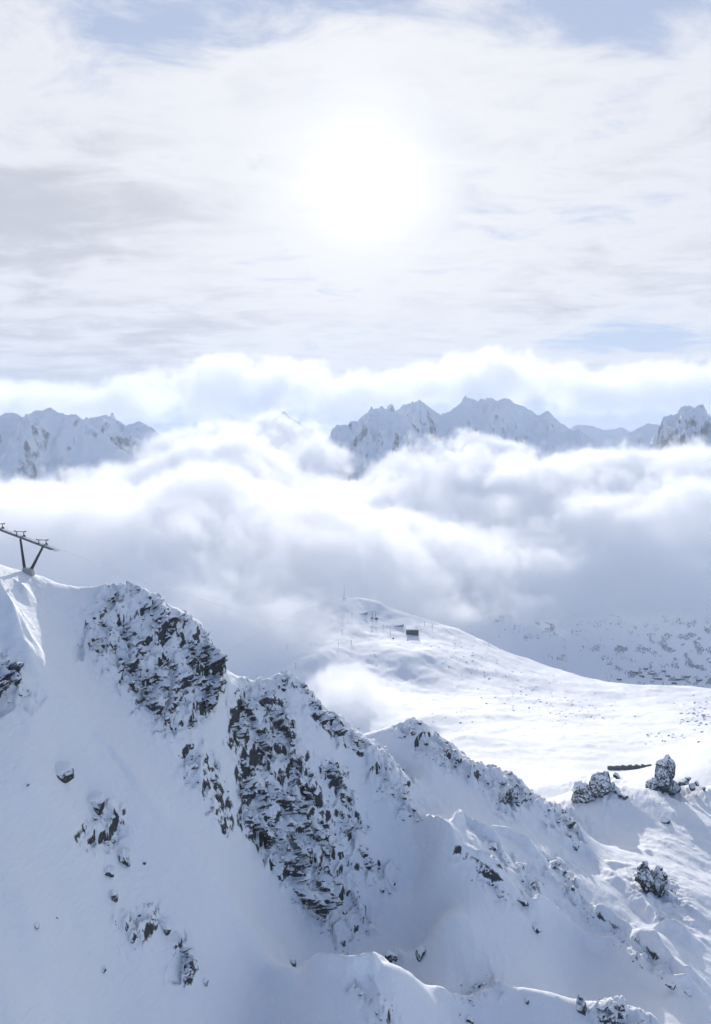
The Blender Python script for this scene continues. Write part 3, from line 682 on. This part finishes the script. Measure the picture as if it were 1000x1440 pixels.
for px, py, w, h, label, cap in BOULDERS:
    q = visible_hits(np.array([float(px)]), np.array([py - h * .25]))[0]
    if np.isnan(q[0]): continue
    m = q[1] / F; root = obj('boulder', None, label=label, cat='boulder', group='boulders on the slopes'); root.location = [float(v) for v in q]
    st = obj('stone', ROCKS[rr.randrange(8, 16)], root); W, Hh = w * m * .56, h * m * .62
    st.scale = (W * 1.15, W, Hh * 1.25); st.rotation_euler = (0, rr.uniform(-.2, .2), rr.uniform(0, 6)); st.location = (0, W * .35, Hh * .15)
    if cap:
        c = obj('snow_cap', CAPS[rr.randrange(4)], root); c.scale = (W * .88, W * .85, Hh * .42); c.rotation_euler = (R(12), 0, 0); c.location = (0, W * .5, Hh * .80)
# the rock tower at the edge of the shelf
def standing_rock(name, label, cat, px, py, lumps, stones):
    """a free standing crag: faceted masses of rock and loose blocks round its foot; sizes in pixels at its distance"""
    q = visible_hits(np.array([float(px)]), np.array([float(py)]))[0]; m = q[1] / F
    root = obj(name, None, label=label, cat=cat); root.location = [float(v) for v in q]
    for k, (dx, dz, w, h, dep, seed, tilt) in enumerate(lumps):
        rs = np.random.RandomState(seed); bm = bmesh.new(); bmesh.ops.create_icosphere(bm, subdivisions=5, radius=1.0)
        P = np.array([v.co for v in bm.verts]); pl = rs.normal(size=(30, 3)) * (1, 1, .55); pl /= np.linalg.norm(pl, axis=1)[:, None]; of = rs.uniform(.58, .95, 30)
        for n_, o_ in zip(pl, of): e = np.maximum(P @ n_ - o_, 0); P = P - n_ * e[:, None]
        P[:, 0] *= 1 - .16 * P[:, 2]; P[:, 1] *= 1 - .2 * P[:, 2]
        S = P * (w * m, dep * m, h * m); c1, o1 = cells(S * (1, 1, .6), 4.6, seed); c2, o2 = cells(S * (1, 1, .7), 2.0, seed + 5)
        d = .55 * (((c1 * 37) % 251) / 125.5 - 1) + (o1 * _grad[c1]).sum(1) * .3 + .16 * (((c2 * 53) % 251) / 125.5 - 1) + (o2 * _grad[c2]).sum(1) * .2 + .8 * fbm(S[:, 0] / 12, S[:, 1] / 12, S[:, 2] / 12 + seed, 2)
        N = P / np.linalg.norm(P, axis=1)[:, None]; S = S + N * d[:, None]
        me = bpy.data.meshes.new('rock_face'); 
        for v, p in zip(bm.verts, S): v.co = p
        bm.to_mesh(me); bm.free()
        o = obj('rock_face', me, root, [M_TOWER]); o.location = (dx * m, 4 + k * .7, (dz - 5) * m); o.rotation_euler = (0, R(tilt), 0)
    for dx, dz, s_ in stones: place_rock((dx * m, 3, dz * m), s_ * m, 'rock', root, True)
standing_rock('rock_tower', 'tall dark rock tower at the edge of the sunlit shelf', 'rock tower', 934, 1114,
    [(2, 30, 20, 37, 18, 5, 7), (-8, 6, 19, 22, 16, 9, -8), (14, 2, 14, 14, 14, 14, 10)], [(30, 12, 8), (43, 6, 7), (50, 10, 5), (22, 2, 7), (36, 17, 5), (60, 2, 4)])
standing_rock('rock_crag', 'snow plastered outcrop on the sunlit shelf', 'crag', 842, 1122,
    [(-22, 8, 22, 22, 16, 21, -10), (2, 14, 26, 32, 18, 23, -4), (20, -2, 18, 30, 14, 25, 14)], [(-32, 8, 6), (34, 2, 5), (28, 30, 6), (-10, 2, 6), (30, -8, 5), (12, -4, 6)])
standing_rock('rock_crag', 'dark crag throwing a shadow down the sunlit shelf', 'crag', 922, 1262,
    [(-12, 30, 17, 24, 14, 31, -6), (6, 16, 18, 30, 14, 33, 10), (20, 0, 18, 18, 12, 36, 25)], [(34, -14, 6), (42, -22, 5), (-20, 6, 6), (-4, -4, 6), (28, -4, 7), (18, -16, 5)])

# ------------------------------------------------------------------ lift pylon and other structures
M_STEEL = mat_plain('dark_steel', (0.045, 0.05, 0.06), 0.55, 0.3); M_GALV = mat_plain('frosted_steel', (0.22, 0.24, 0.27), 0.6, 0.2)
M_CONC = mat_plain('concrete', (0.36, 0.35, 0.33), 0.9); M_DARK = mat_plain('dark_cladding', (0.035, 0.033, 0.035), 0.7)
M_WOOD = mat_plain('weathered_wood', (0.07, 0.055, 0.045), 0.8); M_WIN = mat_plain('window_glass', (0.02, 0.025, 0.035), 0.12)
class MB:
    def __init__(s): s.bm = bmesh.new()
    def box(s, lo, hi):
        lo, hi = Vector(lo), Vector(hi); r = bmesh.ops.create_cube(s.bm, size=1.0); c = (lo + hi) / 2
        for v in r['verts']: v.co = Vector([c[i] + v.co[i] * (hi[i] - lo[i]) for i in range(3)])
        return s
    def bar(s, a, b, r0, r1=None, n=10):
        a, b = Vector(a), Vector(b); r1 = r0 if r1 is None else r1; d = b - a
        q = d.to_track_quat('Z', 'Y').to_matrix().to_4x4(); q.translation = (a + b) / 2
        bmesh.ops.create_cone(s.bm, cap_ends=True, segments=n, radius1=r0, radius2=r1, depth=d.length, matrix=q); return s
    def beam(s, a, b, w, h):
        a, b = Vector(a), Vector(b); d = b - a
        q = d.to_track_quat('Y', 'Z').to_matrix().to_4x4(); q.translation = (a + b) / 2
        r = bmesh.ops.create_cube(s.bm, size=1.0)
        for v in r['verts']: v.co = q @ Vector((v.co.x * w, v.co.y * d.length, v.co.z * h))
        return s
    def hull(s, pts):
        vs = [s.bm.verts.new(p) for p in pts]; bmesh.ops.convex_hull(s.bm, input=vs); return s
    def done(s, name, mat, parent=None, bev=0.0, **kw):
        if bev: bmesh.ops.bevel(s.bm, geom=list(s.bm.edges), offset=bev, segments=1, affect='EDGES')
        me = bpy.data.meshes.new(name); s.bm.to_mesh(me); s.bm.free(); return obj(name, me, parent, [mat], **kw)
def at(px, py, d): X, E = ray(px, py); return Vector((float(X) * d, d, float(E) * d))
def pylon():
    foot = at(40, 803, 394); root = obj('lift_pylon', None, label='dark V shaped cable lift pylon on the snowy crest', cat='lift pylon'); root.location = foot
    L = lambda px, py, d: at(px, py, d) - foot
    g = MB(); g.hull([(-2.2, -1.8, -2.5), (2.2, -1.8, -2.5), (2.2, 1.8, -2.5), (-2.2, 1.8, -2.5), (-1.9, -1.5, 1.5), (1.6, -1.5, 1.0), (1.6, 1.5, 1.0), (-1.9, 1.5, 1.5)]).done('footing', M_CONC, root, .12)
    a, b = L(-32, 733, 408), L(82, 776, 386); ax = (b - a).normalized(); side = Vector((ax.y, -ax.x, 0)).normalized(); up = Vector((0, 0, 1))
    pa = lambda t, u=0, v=0: a + (b - a) * t + side * u + up * v
    t1, t2 = .545, .815
    for t, fx in ((t1, -1.5), (t2, 1.3)):
        lg = MB().bar((fx, 0, .9), pa(t, 0, -.5), .62, .42, 14).done('leg', M_STEEL, root)
        MB().bar((fx, 0, .6), (fx + (.1 if fx < 0 else .12), 0, 1.5), .78, .78, 14).done('collar', M_GALV, lg)
    cb = MB()
    for u in (-.55, .55): cb.beam(pa(0, u, 0), pa(.93, u, 0), .22, .4); cb.beam(pa(0, u, .0), pa(.93, u, .0), .3, .12)
    cb.done('crossbeam', M_STEEL, root)
    n = 26; tr = MB()
    for i in range(n):
        t, t2_ = i / n * .95, (i + 1) / n * .95
        tr.beam(pa(t, -.5, .22), pa(t2_, .5, .22), .07, .07); tr.beam(pa(t, .5, .24), pa(t2_, -.5, .24), .07, .07)
    tr.done('lattice', M_GALV, root)
    rl = MB()
    for u in (-.85, .85):
        rl.beam(pa(0, u, .95), pa(1, u, .55), .06, .06); rl.beam(pa(0, u, .5), pa(1, u, .3), .05, .05); rl.beam(pa(0, u, .12), pa(1, u, .12), .22, .06)
        for i in range(18): t = i / 17; rl.beam(pa(t, u, .1), pa(t, u, .95 - .4 * t), .05, .05)
    rl.done('railing', M_GALV, root)
    for t in (.28, .545, .815):
        c = pa(t); ha = Vector((1, 0.25, -.06)).normalized()
        f = MB()
        for s_ in (-1, 1):
            f.beam(c + ha * s_ * 1.35 + up * .2, c + ha * s_ * 1.35 + up * 2.2, .28, .22); f.beam(c + ha * s_ * 1.35 + up * 2.3, c + ha * s_ * 2.3 + up * 2.75, .3, .26)
            f.beam(c + ha * s_ * 1.35 + up * 1.3, c + ha * s_ * .6 + up * .3, .16, .16)
        f.beam(c - ha * 2.3 + up * 2.35, c + ha * 2.3 + up * 2.35, .22, .26)
        hd = f.done('sheave_frame', M_STEEL, root)
        MB().beam(c - ha * 2.1 + up * .45, c + ha * 2.1 + up * .45, 1.1, .25).done('platform', M_GALV, hd)
        for s_ in (-1, 1):
            w = c + ha * s_ * 1.6 + up * .75
            MB().bar(w - side * .16, w + side * .16, .42, .42, 16).done('sheave', M_STEEL, hd)
    return [foot + pa(t, 0, 1.2) for t in (.545, .815)]
ends = pylon()
def cable(p, q, sag, label, r=.07):
    n = 40; P = [p.lerp(q, i / n) - Vector((0, 0, sag * 4 * (i / n) * (1 - i / n))) for i in range(n + 1)]
    m = MB()
    for a, b in zip(P[:-1], P[1:]): m.bar(a, b, r, r, 6)
    m.done('cable', M_STEEL, label=label, cat='cable', group='lift cables')
HILL = lambda px, py: Vector([float(v) for v in visible_hits(np.array([float(px)]), np.array([float(py)]))[0]])
TW = HILL(526, 870)
cable(ends[0], TW + Vector((-8, 0, 22)), 40, 'lift cable hung from the frame above the upright pylon leg', .022)
cable(ends[1], TW + Vector((8, 0, 22)), 40, 'lift cable hung from the frame above the slanting pylon leg', .022)

def lift_tower(p):
    root = obj('lift_tower', None, label='twin masted steel lift tower on the rounded hill', cat='lift tower'); root.location = p
    m = 1.0
    for s_ in (-1, 1):
        l = MB().bar((s_ * 4, 0, -2), (s_ * 5, 0, 19), .75, .6).bar((s_ * 4.5, 0, 10), (s_ * 5, 0, 18), .75, .6).done('mast', M_GALV, root)
        MB().beam((s_ * 5 - 3.5, 0, 19.5), (s_ * 5 + 3.5, 0, 19.5 + s_ * .6), .8, .9).beam((s_ * 5, 0, 18), (s_ * 5 + 3, 0, 20.5), .5, .5).beam((s_ * 5, 0, 18), (s_ * 5 - 3, 0, 20.5), .5, .5).done('sheave_arm', M_STEEL, l)
        MB().hull([(s_ * 6 - 5, -4, -2), (s_ * 6 + 5, -4, -2), (s_ * 6 + 5, 4, -2), (s_ * 6 - 5, 4, -2), (s_ * 6 - 3.5, -3, 2.5), (s_ * 6 + 3.5, -3, 3.4), (s_ * 6 + 3.5, 3, 3.4), (s_ * 6 - 3.5, 3, 2.5)]).done('footing', M_DARK, root)
    MB().beam((-5, 0, 12), (5, 0, 12), .5, .6).done('crossbeam', M_GALV, root)
lift_tower(TW)
def hut(p):
    root = obj('mountain_hut', None, label='dark flat roofed station building with snow on its roof', cat='building'); root.location = p
    MB().box((-16, 0, -4), (16, 14, 13)).done('wall', M_DARK, root, .1)
    MB().hull([(-17.5, -1.5, 13.2), (17.5, -1.5, 13.2), (17.5, 15, 13.2), (-17.5, 15, 13.2), (-16.5, -.8, 15.6), (16.5, -.8, 15.2), (16.5, 14.5, 16.2), (-16.5, 14.5, 16.6)]).done('roof', M_CAP, root, .2)
    for i in range(6):
        w = MB().box((-14 + i * 4.8, -.12, 2), (-10.6 + i * 4.8, .2, 10)).done('window', M_WOOD, root)
        MB().box((-13.7 + i * 4.8, -.2, 2.4), (-10.9 + i * 4.8, -.1, 9.6)).done('pane', M_WIN, w)
    MB().beam((5, 8, 15), (14, 8, 18), 1, 1).done('chimney', M_GALV, root)
hut(HILL(580, 893))
def low_roof(p, w, tilt, label, h=5):
    root = obj('lift_station', None, label=label, cat='station'); root.location = p
    MB().box((-w * .42, 0, -3), (w * .42, 9, h * .7)).done('wall', M_DARK, root, .1)
    MB().hull([(-w * .5, -2, h * .7 - tilt), (w * .5, -2, h * .7 + tilt), (w * .5, 11, h * .7 + tilt), (-w * .5, 11, h * .7 - tilt), (-w * .46, -1.5, h * .7 + 1.5 - tilt), (w * .46, -1.5, h * .7 + 1.6 + tilt), (w * .46, 10, h + 2.2 + tilt), (-w * .46, 10, h + 1.8 - tilt)]).done('roof', M_CAP, root)
    MB().beam((w * .30, -1, h * .5), (w * .5, -1, h * .9 + tilt), 1.6, 2.6).done('canopy', M_STEEL, root)
low_roof(HILL(511, 864), 24, 2.2, 'small slanting lift station just under the hilltop')
low_roof(HILL(561, 881), 27, 1.4, 'long low lift station beside the dark building', 3.6)
for o in bpy.data.objects:
    if o.name.startswith('wall') and o.parent and o.parent.name.startswith('lift_station'): o.data.materials[0] = M_GALV
def mast(p):
    root = obj('antenna_mast', None, label='tall thin antenna mast on the hilltop', cat='antenna'); root.location = p
    MB().box((-6, -2, -3), (6, 8, 4)).done('base', M_CAP, root, .2)
    M_RIME = mat_plain('rimed_steel', (.5, .52, .56), .7); MB().bar((0, 2, 5), (0, 2, 24), 1.1, .8).done('lower_mast', M_RIME, root); MB().bar((0, 2, 24), (0, 2, 52), .5, .25).done('upper_mast', M_RIME, root)
mast(HILL(484, 842))
PG = 'small lift masts on the rounded hill'
for i, (px, py, h) in enumerate(((495, 869, 13), (481, 893, 14), (522, 888, 13), (549, 893, 12), (494, 907, 12), (404, 913, 11), (416, 940, 12), (437, 909, 9), (539, 884, 9), (476, 909, 8), (387, 880, 10), (597, 880, 10), (608, 884, 10))):
    q = HILL(px, py); root = obj('lift_mast', None, label='thin T topped lift mast standing in the snow of the rounded hill', cat='lift mast', group=PG); root.location = q
    MB().bar((0, 0, -2), (0, 0, h), .45, .3, 8).done('pole', M_STEEL, root); MB().beam((-2.6, 0, h), (2.6, 0, h), .4, .5).done('crossarm', M_STEEL, root)
q = HILL(553, 900)
def marker(p):
    root = obj('signboard', None, label='little dark signboard on the snow below the lift stations', cat='sign'); root.location = p
    MB().bar((-1, 0, -1), (-1, 0, 5), .18).done('post', M_WOOD, root); MB().bar((1, 0, -1), (1, 0, 5), .18).done('post', M_WOOD, root); MB().box((-2, -.2, 2.6), (2, -.3, 6)).done('board', M_DARK, root)
marker(q)
def fence(p):
    root = obj('avalanche_fence', None, label='wooden avalanche fence on the crest behind the jagged teeth', cat='fence'); root.location = p
    for x, h in ((-2.6, 3.2), (-.2, 2.4), (2.4, 2.2)): MB().beam((x, 0, -1), (x + .1, 0, h), .24, .24).done('post', M_WOOD, root)
    for z0, z1 in ((2.9, 1.95), (1.9, 1.2), (1.0, .5)): MB().beam((-3.0, -.15, z0), (4.2, -.15, z1), .12, .22).done('rail', M_WOOD, root)
    MB().beam((-2.5, .1, .3), (2.4, .1, 1.9), .12, .16).done('brace', M_WOOD, root)
fence(HILL(504, 1026) + Vector((0, 1, .4)))
def wall(px0, px1, py, d):
    a, b = at(px0, py, d), at(px1, py - 2, d); m = MB(); n = 24; top = []
    for i in range(n):
        t0, t1_ = i / n, (i + 1) / n; p, q = a.lerp(b, t0), a.lerp(b, t1_); h0 = 4.8 + 1.2 * math.sin(i * 1.9) * rr.random()
        m.hull([p + Vector((0, 0, -3)), q + Vector((.3, 0, -3)), q + Vector((.3, 3, -3)), p + Vector((0, 3, -3)), p + Vector((0, .6, h0)), q + Vector((.3, .6, h0)), q + Vector((.3, 3, h0)), p + Vector((0, 3, h0))])
    m.done('retaining_wall', mat_plain('dark_stone', (0.10, 0.10, 0.105), 0.9), label='long low dark stone wall across the snowy plateau', cat='wall')
wall(855, 922, 1084, 1100)

# forest, hamlet and road on the valley floor
def valley():
    rs = np.random.RandomState(4); pts = []
    for px, py, rx, ry, n in ((960, 912, 70, 22, 900), (985, 936, 40, 10, 500), (905, 946, 34, 9, 420), (940, 957, 45, 5, 420), (880, 936, 24, 4, 160), (862, 912, 40, 6, 240), (770, 884, 60, 14, 260), (990, 958, 30, 4, 260), (820, 925, 40, 5, 120), (700, 868, 40, 6, 90), (985, 890, 40, 24, 500), (900, 880, 90, 18, 400)):
        X = px + rs.normal(size=n * 3) * rx * .6; Y = py + rs.normal(size=n * 3) * ry * .6
        k = fbm(X / 16, Y / 10, 3.0, 4) > .24
        h = visible_hits(X[k], Y[k]); pts += [p for p in h if not np.isnan(p[0]) and p[1] > 3200]
    V, Fc = [], []
    for p in pts:
        h = rs.uniform(3, 8); r = h * .45; b = len(V)
        for k in range(5): V.append((p[0] + r * math.cos(k * 1.257), p[1] + r * math.sin(k * 1.257), p[2] - 1))
        V.append((p[0], p[1], p[2] + h)); Fc += [(b + k, b + (k + 1) % 5, b + 5) for k in range(5)]
    me = bpy.data.meshes.new('forest'); me.from_pydata(V, [], Fc); me.update()
    obj('forest', me, None, [mat_plain('snow_dusted_spruce', (0.34, 0.36, 0.39), .9, var=.35)], kind='stuff', label='patches of dark spruce forest on the valley floor')
valley()
HG = 'hamlet houses on the valley floor'
M_TIMBER = mat_plain('dark_timber', (0.06, 0.05, 0.045), .8)
for i, (px, py, w) in enumerate(((893, 947, 26), (902, 952, 22), (918, 949, 20), (926, 956, 34), (940, 952, 20), (955, 957, 24), (909, 942, 20), (934, 945, 18), (968, 953, 26), (985, 958, 26), (948, 962, 22), (872, 957, 18))):
    p = HILL(px, py)
    if p.y < 3000: continue
    root = obj('valley_house', None, label='tiny dark walled house with a snowy roof in the valley hamlet', cat='house', group=HG); root.location = p; root.rotation_euler.z = rr.uniform(-.5, .5)
    MB().box((-w / 2, 0, -6), (w / 2, 12, 8)).done('wall', M_TIMBER, root)
    MB().hull([(-w / 2 - 1, -1.5, 8.1), (w / 2 + 1, -1.5, 8.1), (w / 2 + 1, 13.5, 8.1), (-w / 2 - 1, 13.5, 8.1), (-w / 2 - 1, 6, 12), (w / 2 + 1, 6, 12)]).done('roof', M_CAP, root)

def hill_stones():
    rs = np.random.RandomState(9); V, Fc = [], []
    for px, py, rx, ry, n, sz in ((760, 985, 60, 22, 75, 1.6500000000000001), (660, 915, 45, 16, 55, 1.5), (985, 1008, 22, 20, 80, 2.0), (560, 940, 70, 30, 30, 1.2000000000000002), (820, 1000, 60, 14, 35, 1.5), (470, 905, 70, 25, 25, 1.125), (620, 1000, 60, 20, 20, 1.2000000000000002), (930, 1035, 30, 6, 20, 1.35), (700, 945, 40, 10, 30, 1.5)):
        X = px + rs.normal(size=n) * rx * .7; Y = py + rs.normal(size=n) * ry * .7
        for p in visible_hits(X, Y):
            if np.isnan(p[0]) or p[1] < 900 or p[1] > 3000: continue
            b = len(V); r = sz * rs.uniform(.5, 1.3)
            for q in ((-1, -.6, -.4), (1, -.5, -.4), (.9, .8, -.3), (-.8, .7, -.3), (-.5, -.3, .7), (.6, .2, .6)):
                V.append(tuple(p[k] + r * (q[k] + rs.uniform(-.25, .25)) * (1.5, 1, .9)[k] for k in range(3)))
            Fc += [tuple(b + i for i in f) for f in ((0, 1, 4), (1, 5, 4), (1, 2, 5), (2, 3, 5), (3, 4, 5), (3, 0, 4))]
    me = bpy.data.meshes.new('scattered_stones'); me.from_pydata(V, [], Fc); me.update()
    obj('scattered_stones', me, None, [M_ROCK], kind='stuff', label='dark stones peppering the snow of the rounded hill')
hill_stones()

# ------------------------------------------------------------------ haze: pale even air round camera and scene
def haze():
    m = bpy.data.materials.new('haze'); m.use_nodes = True; t = NT(m.node_tree); t.n.clear(); out = t.new('ShaderNodeOutputMaterial')
    v = t.new('ShaderNodeVolumePrincipled'); v.inputs['Color'].default_value = (.74, .85, 1.0, 1); v.inputs['Density'].default_value = 3.2e-5; v.inputs['Anisotropy'].default_value = 0.1
    t.l.new(v.outputs[0], out.inputs['Volume'])
    bm = bmesh.new(); bmesh.ops.create_cube(bm, size=1.0)
    for q in bm.verts: q.co = Vector((q.co.x * 120000, q.co.y * 64000 + 31000, -1700 if q.co.z < 0 else 900))
    me = bpy.data.meshes.new('haze'); bm.to_mesh(me); bm.free(); obj('haze', me, None, [m], kind='stuff', label='thin pale blue air over the whole scene')
if not os.environ.get('NOHAZE'): haze()

# ------------------------------------------------------------------ clouds: real volumes, density from noise and a rough envelope
def mat_cloud(name, dens, aniso=0.32, detail=0.0):
    m = bpy.data.materials.new(name); m.use_nodes = True
    t = NT(m.node_tree); t.n.clear(); out = t.new('ShaderNodeOutputMaterial')
    v = t.new('ShaderNodeVolumePrincipled')
    v.inputs['Color'].default_value = (1, 1, 1, 1); v.inputs['Anisotropy'].default_value = aniso
    v.inputs['Density'].default_value = dens; v.inputs['Density Attribute'].default_value = 'density'
    t.l.new(v.outputs[0], out.inputs['Volume'])
    return m
def cloud_object(name, lo, hi, voxel, field, mat, label):
    ng = bpy.data.node_groups.new(name, 'GeometryNodeTree')
    ng.interface.new_socket('Geometry', in_out='OUTPUT', socket_type='NodeSocketGeometry')
    t = NT(ng); out = t.new('NodeGroupOutput')
    vc = t.new('GeometryNodeVolumeCube')
    vc.inputs['Min'].default_value = lo; vc.inputs['Max'].default_value = hi
    for k, i in (('Resolution X', 0), ('Resolution Y', 1), ('Resolution Z', 2)): vc.inputs[k].default_value = max(2, int((hi[i] - lo[i]) / voxel))
    t.l.new(field(t, t.new('GeometryNodeInputPosition').outputs[0]), vc.inputs['Density'])
    sm = t.new('GeometryNodeSetMaterial'); sm.inputs['Material'].default_value = mat
    t.l.new(vc.outputs[0], sm.inputs[0]); t.l.new(sm.outputs[0], out.inputs[0])
    me = bpy.data.meshes.new(name)
    o = obj(name, me, mats=[mat], kind='stuff', label=label)
    o.modifiers.new('density', 'NODES').node_group = ng
    return o
def blob(t, P, px, py, d, rx, ry, rz, amp):
    X, E = ray(px, py); c = (float(X) * d, d, float(E) * d)
    q = t.vmath('DIVIDE', t.vmath('SUBTRACT', P, c), (rx, ry, rz))
    return t.math('MULTIPLY', t.math('EXPONENT', t.math('MULTIPLY', t.vmath('DOT_PRODUCT', q, q), -1.0)), amp)
def puff_field(blobs, scale, thr=0.56, namp=3.6, soft=0.26, squash=.75, warp=220.0, rough=.74, det=10):
    def f(t, P):
        W = t.vmath('ADD', P, t.vmath('SCALE', t.comb(t.math('SUBTRACT', t.noise(P, scale * 1.6, 3), .5), t.math('SUBTRACT', t.noise(t.vmath('ADD', P, (500, 900, 10)), scale * 1.6, 3), .5), t.math('SUBTRACT', t.noise(t.vmath('ADD', P, (50, 300, 710)), scale * 1.6, 3), .5)), None, warp * 2))
        n = t.noise(t.vmath('MULTIPLY', W, (1, .8, squash)), scale, det, rough)
        v = t.math('ADD', t.math('MULTIPLY', t.math('SUBTRACT', n, 0.5), namp), t.math('MULTIPLY', t.math('SUBTRACT', t.noise(W, scale * 4.5, 5, .62), .5), 1.3))
        g = None
        for a in blobs:
            q = blob(t, P, *a); g = q if g is None else t.math('ADD', g, q)
        v = t.math('ADD', v, t.math('SUBTRACT', t.math('MINIMUM', g, 0.85), thr))
        v = t.math('SUBTRACT', v, t.ramp(g, 0.02, 0.2, 0.6, 0.0))
        return t.math('POWER', t.ramp(v, 0.0, soft, kind='LINEAR'), 1.3)
    return f
FAR_BLOBS = [(-120, 760, 5600, 900, 1200, 200, 1), (50, 765, 6000, 800, 1200, 170, 1), (215, 705, 6500, 450, 800, 230, 1), (335, 668, 6500, 480, 800, 290, 1.1), (450, 712, 6600, 600, 900, 170, .9),
    (560, 712, 7200, 500, 800, 160, .85), (665, 665, 7200, 420, 700, 250, 1.05), (770, 705, 7400, 500, 800, 150, .9), (880, 680, 7000, 500, 800, 210, 1), (1000, 675, 6600, 500, 800, 250, 1.1), (450, 640, 8200, 300, 500, 160, .8), (820, 650, 8200, 350, 500, 140, .8), (1130, 700, 6400, 800, 900, 220, 1.1),
    (730, 782, 5000, 500, 800, 120, .8), (860, 785, 5200, 600, 800, 130, .85), (990, 770, 5000, 500, 800, 170, .95), (850, 845, 5000, 500, 400, 90, .68), (1000, 835, 4700, 300, 300, 110, .75), (760, 840, 4700, 300, 300, 70, .62), (890, 815, 4900, 120, 400, 60, -.4), (610, 772, 4800, 450, 600, 120, .85),
    (425, 630, 9600, 420, 500, 150, .75), (500, 655, 9300, 500, 500, 130, .75), (655, 622, 9700, 300, 500, 130, .75), (720, 632, 9500, 350, 500, 110, .75), (250, 640, 9000, 420, 600, 200, .95), (900, 655, 8000, 500, 500, 110, .8), (300, 610, 9500, 400, 500, 160, .7)]
_br = random.Random(5)
for _ in range(34):
    _px, _d = _br.uniform(-80, 1080), _br.uniform(5000, 8600)
    FAR_BLOBS.append((_px, _br.uniform(655, 745), _d, _br.uniform(160, 330), _br.uniform(250, 500), _br.uniform(90, 190), _br.uniform(.5, .95)))
FAR_BLOBS += [(700, 722, 5800, 330, 1100, 110, -.9), (600, 705, 5800, 200, 800, 60, -.7), (250, 735, 5200, 260, 500, 70, -.6), (960, 758, 4800, 160, 500, 60, -.8), (820, 735, 5600, 200, 700, 60, -.6), (395, 598, 9500, 300, 500, 130, .9)]
NEAR_BLOBS = [(160, 720, 4000, 160, 250, 90, .7), (300, 690, 4100, 180, 250, 100, .75), (430, 730, 4000, 170, 250, 90, .7), (20, 740, 4000, 160, 250, 90, .7), (560, 745, 4200, 170, 250, 70, .7), (215, 835, 3200, 160, 200, 60, -.6), (640, 866, 2900, 150, 150, 35, .75), (450, 880, 2450, 120, 120, 30, .7), (-60, 805, 3700, 500, 900, 220, 1), (120, 795, 3800, 600, 800, 230, 1.1), (260, 780, 3800, 550, 700, 240, 1.1), (385, 795, 3750, 450, 700, 210, 1.1), (500, 785, 3900, 420, 600, 140, .9), (590, 775, 4200, 350, 500, 110, .8),
    (300, 885, 3050, 380, 450, 150, 1), (335, 905, 2520, 260, 230, 80, 1), (410, 872, 2640, 190, 180, 50, .85), (360, 860, 2700, 250, 250, 90, .8), (395, 860, 3150, 260, 300, 120, .9), (480, 822, 3500, 350, 400, 110, .8), (690, 842, 4250, 320, 400, 70, .65)]
HORIZON_BLOBS = [(-80, 560, 24000, 2600, 2500, 420, 0.68), (60, 566, 24000, 2200, 2500, 330, 0.68), (200, 566, 24000, 2000, 2500, 420, 0.68), (320, 548, 23000, 1700, 2500, 560, 0.80), (400, 550, 22500, 1300, 2200, 520, 0.80), (520, 560, 24000, 1800, 2500, 420, 0.72),
    (620, 548, 24000, 1500, 2500, 480, 0.76), (695, 528, 24000, 1100, 2200, 560, 0.80), (790, 550, 25000, 1800, 2500, 470, 0.76), (900, 552, 25000, 1800, 2500, 450, 0.72), (990, 545, 24000, 1500, 2200, 480, 0.80), (1100, 550, 24000, 2200, 2500, 480, 0.80)]
WISP_BLOBS = [(500, 972, 1760, 75, 90, 40, 1), (515, 998, 1720, 60, 80, 26, .8), (455, 960, 1850, 80, 80, 30, .7), (560, 985, 1800, 70, 80, 22, .5), (655, 1032, 1480, 55, 60, 12, .7)]
if not os.environ.get('NOCLOUD'):
    cloud_object('cloud_bank', (-4600, 4300, -1050), (5600, 10400, 330), 24, puff_field(FAR_BLOBS, .0021), mat_cloud('cloud', 0.0070), 'wide bank of white cloud lapping round the far peaks')
    cloud_object('cloud_bank', (-2600, 2150, -1000), (1500, 5300, -60), 17, puff_field(NEAR_BLOBS, .0026), mat_cloud('near_cloud', 0.0065), 'white cloud rising behind the crag and the rounded hill')
    cloud_object('horizon_cloud', (-15000, 19000, -900), (15500, 29500, 2200), 90, puff_field(HORIZON_BLOBS, .00085, warp=500.0, squash=1.0, namp=5.5, thr=.50), mat_cloud('far_cloud', 0.0012, 0.36), 'row of bright heaped clouds along the horizon behind the peaks')
    cloud_object('mist_wisp', (-260, 1330, -680), (380, 2050, -380), 9, puff_field(WISP_BLOBS, .011, warp=30.0), mat_cloud('mist', 0.018), 'thin white wisp of mist drifting below the rounded hill')
